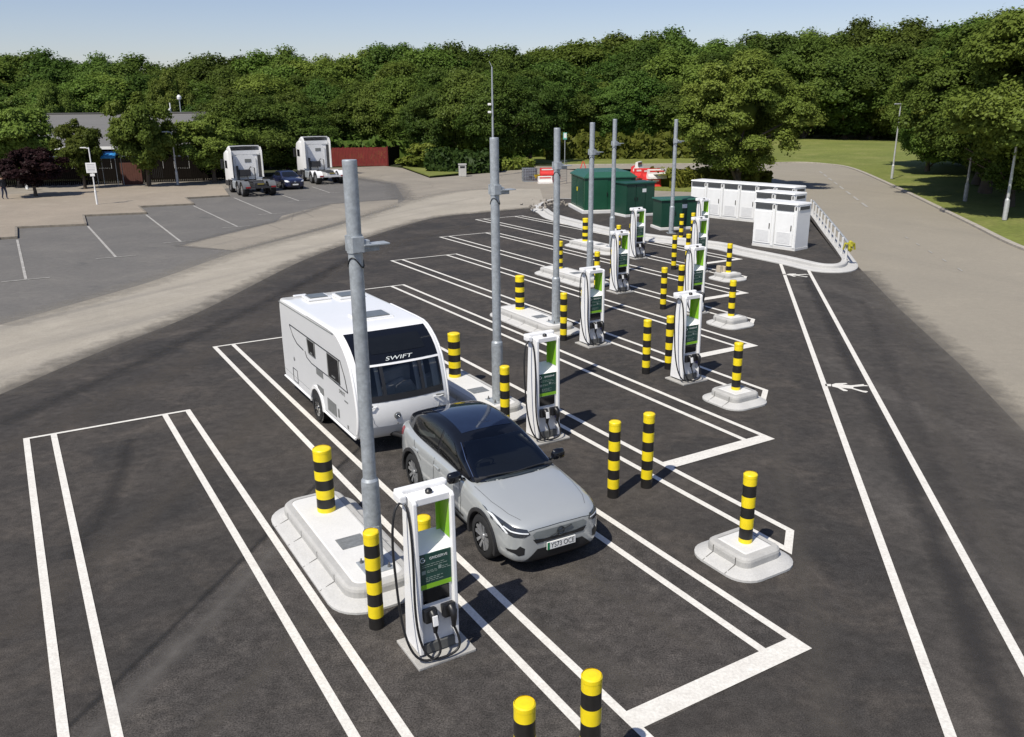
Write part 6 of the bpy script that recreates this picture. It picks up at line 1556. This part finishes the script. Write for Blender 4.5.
def hedge(name, label, pts, w, h, m, per=60, leaf=0.22, seed=1):
    rng = np.random.default_rng(seed); P, N = [], []
    b = MB(); rr = []
    for i, p in enumerate(pts):
        t = pts[min(i + 1, len(pts) - 1)] - pts[max(i - 1, 0)]; t.z = 0; t.normalize(); n = Vector((-t.y, t.x, 0)); k = 0.36
        rr.append([p - n * w * k, p - n * w * k + Vector((0, 0, h * 0.8)), p + Vector((0, 0, h * 0.86)), p + n * w * k + Vector((0, 0, h * 0.8)), p + n * w * k])
    for i in range(len(pts) - 1):
        a, c = pts[i], pts[i + 1]; L_ = (c - a).length; t = (c - a).normalized(); n = Vector((-t.y, t.x, 0)); k = max(4, int(L_ * per))
        s = rng.uniform(0, 1, k); th = rng.uniform(-0.1, math.pi + 0.1, k); wob = 1 + 0.14 * np.sin(s * L_ * 1.3 + i) + 0.10 * np.sin(s * L_ * 3.1 + i * 2) + rng.normal(size=k) * 0.05
        cx_ = np.sign(np.cos(th)) * np.abs(np.cos(th)) ** 0.5 * w / 2 * wob; z = np.clip(np.abs(np.sin(th)) ** 0.5 * np.sign(np.sin(th)) * h * wob, 0.05, None) * rng.uniform(0.75, 1.02, k)
        z = np.where(np.abs(np.cos(th)) > 0.75, rng.uniform(0.03, 1, k) * h * wob, z)
        p = np.array(a)[None] + np.array(t)[None] * (s * L_)[:, None] + np.array(n)[None] * cx_[:, None]; p[:, 2] = a.z + z
        P.append(p); N.append(np.array(n)[None] * np.cos(th)[:, None] + np.array([0, 0, 1.0]) * np.sin(th)[:, None] * 1.2)
    vs_ = np.array([tuple(p) for r_ in rr for p in r_]); fs_ = []
    for i in range(len(rr) - 1):
        for k in range(4): fs_.append((i * 5 + k, i * 5 + k + 1, (i + 1) * 5 + k + 1, (i + 1) * 5 + k))
    o0 = pts[0].copy()
    P = np.vstack(P) - np.array(o0); vs_ = vs_ - np.array(o0)
    me = leaf_cloud(name, P, np.vstack(N), leaf, m, rng, (vs_, np.array(fs_)))
    o = bpy.data.objects.new(name, me); COL.objects.link(o); o.location = o0
    return tag(o, label, 'hedge')
hedge('hedge', 'clipped green hedge under the big round tree behind the white cabinets', [G(*p) for p in ((660, 189), (700, 185), (735, 184), (765, 186))], 2.6, 1.35, lf_hedge, 120, 0.2, 3)
hedge('hedge', 'long mid-green hedge beyond the lawn, behind the poles and the substation', [atY(x, 158, 108) - Vector((0, 0, atY(x, 158, 108).z)) for x in (545, 580, 612, 640, 668, 700, 730)], 5.5, 2.9, lf_hedge, 210, 0.34, 4)
hedge('hedge', 'low dark hedge behind the grey litter bin', [G(*p) for p in ((432, 171), (450, 171.5), (475, 172), (500, 172))], 3.0, 1.9, leaf_mat('leaf_low_hedge', (0.02, 0.036, 0.008), (0.04, 0.06, 0.014)), 150, 0.25, 5)
hedge('hedge', 'low dark hedge left of the red barriers, in front of the lawn', [G(*p) for p in ((500, 170), (515, 169.5), (530, 168.5))], 1.8, 1.0, MATS['leaf_hedge'] if 'leaf_hedge' in MATS else lf_hedge, 110, 0.22, 6)
# dark undergrowth closing the foot of the wood
def undergrowth(name, label, a, c, h, w, seed):
    o = hedge(name, label, [a + (c - a) * i / 10 for i in range(11)], w, h, lf_dark, 46, 0.42, seed); o['kind'] = 'stuff'; return o
undergrowth('undergrowth', 'dark undergrowth along the foot of the wood behind the fence and lorries', Vector((-44, 96, 0)), Vector((-14, 108, 0)), 3.0, 4, 11)
undergrowth('undergrowth', 'dark undergrowth along the foot of the wood behind the lawn', Vector((-14, 105, 0)), Vector((4, 114, 0)), 3.0, 4, 12)
undergrowth('undergrowth', 'dark undergrowth along the top of the grassy bank', Vector((45, 153, 1.2)), Vector((110, 140, 1.2)), 3.4, 5, 13)
undergrowth('undergrowth', 'dark undergrowth added for shade below the trees at the right', Vector((48, 92, 0.5)), Vector((41, 50, 0.4)), 3.0, 5, 14)  # dark leaves put in to fill the shade under these trees
undergrowth('undergrowth', 'dark undergrowth behind the low building', Vector((-110, 112, 0)), Vector((-40, 112, 0)), 4.0, 5, 15)

# ------------------------------------------------------------------ building, fences, lamps, signs, person
m_roof = mat('grey_roof_sheet', (0.125, 0.122, 0.117), 0.6, var=0.08, scale=1.0, stretch=(0.2, 5, 1))
m_brick = mat('shade_dark_brick', (0.014, 0.010, 0.009), 0.95, spec=0.08, var=0.25, scale=7)  # brick kept near black: the shade under the trees is in its colour
m_fascia = mat('white_fascia', (0.74, 0.74, 0.72), 0.5, var=0.04)
a = atY(-60, 145, 84); c = atY(186, 143, 82); ln_ = (c - a); rzb = math.atan2(ln_.y, ln_.x); Lb = Vector((ln_.x, ln_.y, 0)).length
t = thing('low_building', 'long low building with a grey pitched roof behind the small trees at the left', 'building', (a.x, a.y, 0), rzb)
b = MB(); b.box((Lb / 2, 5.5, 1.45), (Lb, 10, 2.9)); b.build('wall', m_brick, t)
b = MB(); ez, rz_ = 3.05, 6.05; b.add([(-0.6, -0.1, ez), (Lb + 0.6, -0.1, ez), (Lb + 0.6, 5.6, rz_), (-0.6, 5.6, rz_), (-0.6, 11.2, ez), (Lb + 0.6, 11.2, ez), (-0.6, -0.1, ez - 0.14), (Lb + 0.6, -0.1, ez - 0.14), (-0.6, 11.2, ez - 0.14), (Lb + 0.6, 11.2, ez - 0.14)],
      [(0, 1, 2, 3), (3, 2, 5, 4), (0, 6, 7, 1), (6, 8, 9, 7), (4, 5, 9, 8), (0, 3, 4, 8, 6), (1, 7, 9, 5, 2)]); rf = recalc(b.build('roof', m_roof, t))
b = MB(); b.box((Lb / 2, 5.6, rz_ + 0.03), (Lb + 1.2, 0.4, 0.08)); b.build('ridge', m_roof, rf)
b = MB(); b.box((Lb / 2, -0.18, ez - 0.1), (Lb + 1.2, 0.14, 0.26)); b.build('gutter', m_fascia, t)
for i in range(9):
    w = MB(); w.box((3 + i * Lb / 9.5, 0.47, 1.6), (1.6, 0.06, 1.2)); f = w.build('window', m_fascia, t); w = MB(); w.box((3 + i * Lb / 9.5, 0.43, 1.6), (1.4, 0.03, 1.0)); w.build('pane', m_glass, f)
w = MB(); w.box((Lb * 0.86, 0.46, 1.05), (1.1, 0.08, 2.1)); w.build('door', m_chs, t)
v = MB(); v.cyl((Lb * 0.845, 5.6, 6.0), (Lb * 0.845, 5.6, 7.0), 0.06, n=8); v.box((Lb * 0.835, 5.5, 6.35), (0.6, 0.3, 0.22), bev=0.05); v.build('roof_vent', m_fascia, t)
q = atY(179, 97, 88)
t = thing('camera_mast', 'slim mast with a small white camera globe rising behind the grey roof', 'camera mast', (q.x, q.y, 0))
b = MB(); b.cyl((0, 0, 0), (0, 0, q.z - 0.3), 0.07, 0.05, 10); b.build('mast', m_galv, t)
b = MB(); b.lathe([(0.0, q.z - 0.35), (0.2, q.z - 0.2), (0.22, q.z), (0.12, q.z + 0.18), (0.0, q.z + 0.22)], n=14); b.build('camera', m_fascia, t)

def board_fence(name, label, a, c, h, m, wpl=0.16, cat='fence', gap=0.02):
    d = c - a; L_ = d.length; t = thing(name, label, cat, a, math.atan2(d.y, d.x)); n = int(L_ / wpl); rn = random.Random(int(L_ * 10))
    b = MB()
    for i in range(n): b.box((wpl * (i + 0.5), rn.uniform(-0.01, 0.01), h / 2 + 0.03 + rn.uniform(-0.02, 0.02)), (wpl - gap, 0.025, h))
    b.build('boards', m, t)
    k = max(2, int(L_ / 2.4) + 1)
    for i in range(k):
        p = MB(); p.box((L_ * i / (k - 1), 0.075, h / 2 + 0.05), (0.1, 0.1, h + 0.12)); p.build('post', m, t)
    r = MB()
    for z in (0.35, h - 0.3): r.box((L_ / 2, 0.045, z), (L_, 0.05, 0.09))
    r.build('rail', m, t); return t
m_redf = mat('red_fence_stain', (0.19, 0.020, 0.016), 0.75, var=0.25, scale=3, stretch=(3, 3, 0.4))
m_dkf = mat('shade_dark_fence_boards', (0.010, 0.008, 0.0065), 0.95, spec=0.08, var=0.3, scale=3, stretch=(3, 3, 0.4))  # dark brown boards, deepened with tree shade put into the colour
m_gryf = mat('weathered_fence_boards', (0.24, 0.225, 0.2), 0.85, var=0.2, scale=3, stretch=(3, 3, 0.4))
board_fence('board_fence', 'dark red timber fence beyond the right lorry cab', G(322, 167), G(388, 166), 2.05, m_redf)
board_fence('board_fence', 'short dark brown return fence at the right end of the red fence', G(388, 166) + Vector((0.1, 0.1, 0)), G(400, 163.5), 2.0, m_dkf)
board_fence('board_fence', 'tall weathered grey fence rising behind the red fence', G(308, 161.5), G(368, 160.5), 3.3, m_gryf, 0.3, gap=0.08)
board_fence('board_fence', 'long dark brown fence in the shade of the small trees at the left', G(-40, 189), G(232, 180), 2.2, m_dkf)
b = MB(); p = G(133, 184.5); b.box((0, 0, 0.95), (1.75, 0.08, 1.9), bev=0.01); 
for i in range(9): b.box((-0.78 + i * 0.195, -0.045, 0.95), (0.17, 0.015, 1.84))
tag(b.build('gate_panel', mat('rust_brown_boards', (0.10, 0.036, 0.024), 0.8, var=0.2, scale=3), loc=p, rz=R(10)), 'rust brown timber gate panel in the dark fence under the blue canopy', 'gate')
t = thing('canopy', 'bright blue cloth canopy over the dark fence at the left', 'canopy', G(112, 187), R(8))
b = MB(); b.rings([[(x, -0.9, 2.55), (x, -0.5, 2.85), (x, 0.5, 2.95), (x, 0.9, 2.7), (x, 0.9, 2.62), (x, 0, 2.86), (x, -0.9, 2.45)] for x in (-0.85, -0.3, 0.3, 0.85)], 0, True); recalc(b.build('cloth', mat('blue_cloth', (0.03, 0.25, 0.62), 0.7, var=0.12), t))
for sx in (-0.8, 0.8):
    for sy in (-0.8, 0.8): b = MB(); b.cyl((sx, sy, 0), (sx, sy, 2.65), 0.03, n=8); b.build('leg', m_galv, t)

m_lamp = mat('lamp_post_grey', (0.46, 0.47, 0.465), 0.5, metal=0.25, var=0.12, scale=7)
m_lpt = mat('mottled_post', (0.34, 0.34, 0.325), 0.6, metal=0.2, var=0.3, scale=5)
def lamp(label, p, h, ang, arm, m=None, r=0.075):
    t = thing('street_lamp', label, 'street lamp', p, ang); m = m or m_lamp
    b = MB(); b.lathe([(r * 1.5, 0), (r * 1.5, 1.1), (r, 1.2), (r * 0.6, h), (0, h + 0.01)], n=14); b.build('post', m, t)
    b = MB(); b.tube([(0, 0, h - 0.05), (-arm * 0.5, 0, h + 0.03), (-arm, 0, h + 0.05)], 0.035, 8); b.build('arm', m, t)
    b = MB(); b.box((-arm - 0.2, 0, h + 0.05), (0.6, 0.2, 0.11), bev=0.04); b.build('lamp_head', m, t)
    d = MB(); d.box((-0.005, -r * 1.5, 0.65), (0.09, 0.01, 0.5)); d.build('door', m, t)
    return t
lamp('slim pale lamp post standing alone on the grass bank beyond the road', (G(891.5, 180).x, G(891.5, 180).y, 0.12), 6.15, R(20), 0.12)
lamp('mottled lamp post under the dark tree on the bank, left of the other one', (G(964.5, 203).x, G(964.5, 203).y, 0.12), 5.0, R(20), 0.3, m_lpt, 0.085)
lamp('lamp post at the right, its head hidden in the dark tree, nearest the kerb', (G(1004, 222).x, G(1004, 222).y, 0.12), 5.6, R(20), 0.3, None, 0.085)
lamp('grey lamp post on the beige pavement between two small trees, left of the lorries', (G(178, 186).x, G(178, 186).y, 0.11), 4.4, R(30), 0.3)

p = G(97.5, 206); t = thing('sign_post', 'thin post with a blank white notice and small lamp arm on the beige pavement', 'sign', (p.x, p.y, 0.11), R(8))
b = MB(); b.lathe([(0.07, 0), (0.07, 0.9), (0.045, 1.0), (0.04, 3.85), (0, 3.86)], n=10); b.build('post', m_fascia, t)
b = MB(); b.box((-0.02, -0.06, 2.5), (0.68, 0.03, 0.68), bev=0.01); sg = b.build('sign_board', m_fascia, t)
b = MB()
for z in (2.72, 2.62, 2.5, 2.4, 2.3): b.box((-0.02, -0.078, z), (0.5, 0.004, 0.03))
b.build('notice_lines', mat('notice_grey', (0.3, 0.3, 0.32), 0.7), sg)
b = MB(); b.box((0, -0.06, 2.02), (0.3, 0.03, 0.18)); b.build('small_plate', m_fascia, t)
b = MB(); b.tube([(0, 0, 3.8), (-0.5, 0, 3.84)], 0.03, 6); b.box((-0.35, 0, 3.85), (0.4, 0.14, 0.06), bev=0.02); b.build('lamp_arm', m_fascia, t)

p = G(493.5, 176); q = atY(493, 67, p.y)
t = thing('camera_mast', 'tall thin mast with two small cameras rising behind the second pole', 'camera mast', (p.x, p.y, 0))
b = MB(); b.cyl((0, 0, 0), (0, 0, q.z), 0.13, 0.07, 12); b.build('mast', m_galv, t)
for z, s in ((q.z - 3.3, -1), (q.z - 4.0, -1)):
    b = MB(); b.box((s * 0.28, -0.1, z), (0.32, 0.3, 0.2), bev=0.05); b.tube([(0, 0, z), (s * 0.25, 0, z)], 0.03, 6); b.build('camera', m_fascia, t)
b = MB(); b.tube([(0, 0, q.z), (-0.25, 0, q.z + 0.5)], 0.03, 6); b.build('aerial', m_galv, t)

p = G(736, 188); t = thing('road_sign', 'thin grey road sign post seen edge-on behind the white cabinets', 'road sign', (p.x, p.y, 0.1), R(80))
b = MB(); b.cyl((0, 0, 0), (0, 0, 2.0), 0.05, n=8); b.build('post', m_galv, t)
b = MB(); b.box((0, -0.06, 1.65), (0.45, 0.02, 0.6), bev=0.01); b.build('sign_board', m_lamp, t)
p = atY(565, 136, 98); t = thing('road_sign', 'small green and white sign in front of the wood behind the third pole', 'road sign', (p.x, p.y, 0), 0)
b = MB(); b.cyl((0, 0.05, 0), (0, 0.05, p.z), 0.05, n=8); b.build('post', m_galv, t)
b = MB(); b.box((0, -0.02, p.z), (0.42, 0.03, 0.75), bev=0.01); sg = b.build('sign_board', mat('sign_green', (0.12, 0.42, 0.33), 0.5), t)
b = MB(); b.box((0.02, -0.04, p.z + 0.05), (0.3, 0.01, 0.5)); b.build('sign_symbol', m_fascia, sg)
p = G(27.5, 190.5); t = thing('tree_stake', 'short white painted stake beside the purple tree', 'stake', (p.x, p.y, 0.1))
b = MB(); b.box((0, 0, 0.75), (0.18, 0.14, 1.5), bev=0.01); b.build('stake', m_fascia, t)
b = MB(); b.box((0, -0.075, 1.2), (0.2, 0.01, 0.1)); b.build('tie', m_black, t)

# person: one skinned body, walking towards the right
def person(loc, rz):
    J = {'pel': (0, 0, 0.93), 'sp': (0.01, 0, 1.15), 'ch': (0.01, 0, 1.34), 'nk': (0.02, 0, 1.48), 'hd': (0.04, 0, 1.58), 'ht': (0.04, 0, 1.70),
         'ls': (0.0, 0.17, 1.40), 'le': (-0.06, 0.23, 1.14), 'lw': (0.02, 0.25, 0.90), 'lh': (0.06, 0.25, 0.80), 'rs': (0.0, -0.17, 1.40), 're': (0.02, -0.23, 1.13), 'rw': (0.12, -0.24, 0.91), 'rh': (0.17, -0.24, 0.82),
         'lhip': (0, 0.09, 0.88), 'lk': (0.12, 0.10, 0.49), 'la': (0.08, 0.10, 0.09), 'lt': (0.24, 0.10, 0.04), 'rhip': (0, -0.09, 0.88), 'rk': (0.02, -0.10, 0.48), 'ra': (-0.16, -0.10, 0.11), 'rt': (-0.02, -0.10, 0.04)}
    Rd = {'pel': .15, 'sp': .135, 'ch': .16, 'nk': .06, 'hd': .095, 'ht': .07, 'ls': .075, 'le': .05, 'lw': .036, 'lh': .042, 'rs': .075, 're': .05, 'rw': .036, 'rh': .042, 'lhip': .10, 'lk': .066, 'la': .045, 'lt': .04, 'rhip': .10, 'rk': .066, 'ra': .045, 'rt': .04}
    E_ = [('pel', 'sp'), ('sp', 'ch'), ('ch', 'nk'), ('nk', 'hd'), ('hd', 'ht'), ('ch', 'ls'), ('ls', 'le'), ('le', 'lw'), ('lw', 'lh'), ('ch', 'rs'), ('rs', 're'), ('re', 'rw'), ('rw', 'rh'), ('pel', 'lhip'), ('lhip', 'lk'), ('lk', 'la'), ('la', 'lt'), ('pel', 'rhip'), ('rhip', 'rk'), ('rk', 'ra'), ('ra', 'rt')]
    ks = list(J); me = bpy.data.meshes.new('body'); me.from_pydata([J[k] for k in ks], [(ks.index(a), ks.index(b)) for a, b in E_], [])
    o = bpy.data.objects.new('body', me); COL.objects.link(o)
    o.modifiers.new('k', 'SKIN')
    for i, k in enumerate(ks): me.skin_vertices[0].data[i].radius = (Rd[k], Rd[k])
    me.skin_vertices[0].data[0].use_root = True
    s = o.modifiers.new('s', 'SUBSURF'); s.levels = 2; bake(o)
    skin = mat('skin', (0.42, 0.26, 0.18), 0.6); top = mat('dark_jacket_cloth', (0.03, 0.033, 0.04), 0.85, var=0.2); leg = mat('navy_trouser_cloth', (0.025, 0.03, 0.06), 0.85, var=0.2)
    for m in (skin, top, leg): o.data.materials.append(m)
    for p in o.data.polygons:
        z = p.center.z; p.use_smooth = True; arm = abs(p.center.y) > 0.2
        p.material_index = 0 if (z > 1.46 or (arm and z < 0.9)) else (1 if z > 0.9 else 2)
    t = thing('person', 'person in dark clothes walking on the pavement at the left edge', 'person', loc, rz); o.parent = t
    h = MB(); h.lathe([(0.0, 0.135), (0.07, 0.115), (0.108, 0.05), (0.108, -0.02), (0.09, -0.05)], (0.025, 0, 1.62), 16); h.build('hair', mat('dark_hair', (0.02, 0.014, 0.01), 0.7), t)
person((G(5.5, 200.5).x, G(5.5, 200.5).y, 0.11), R(-30))
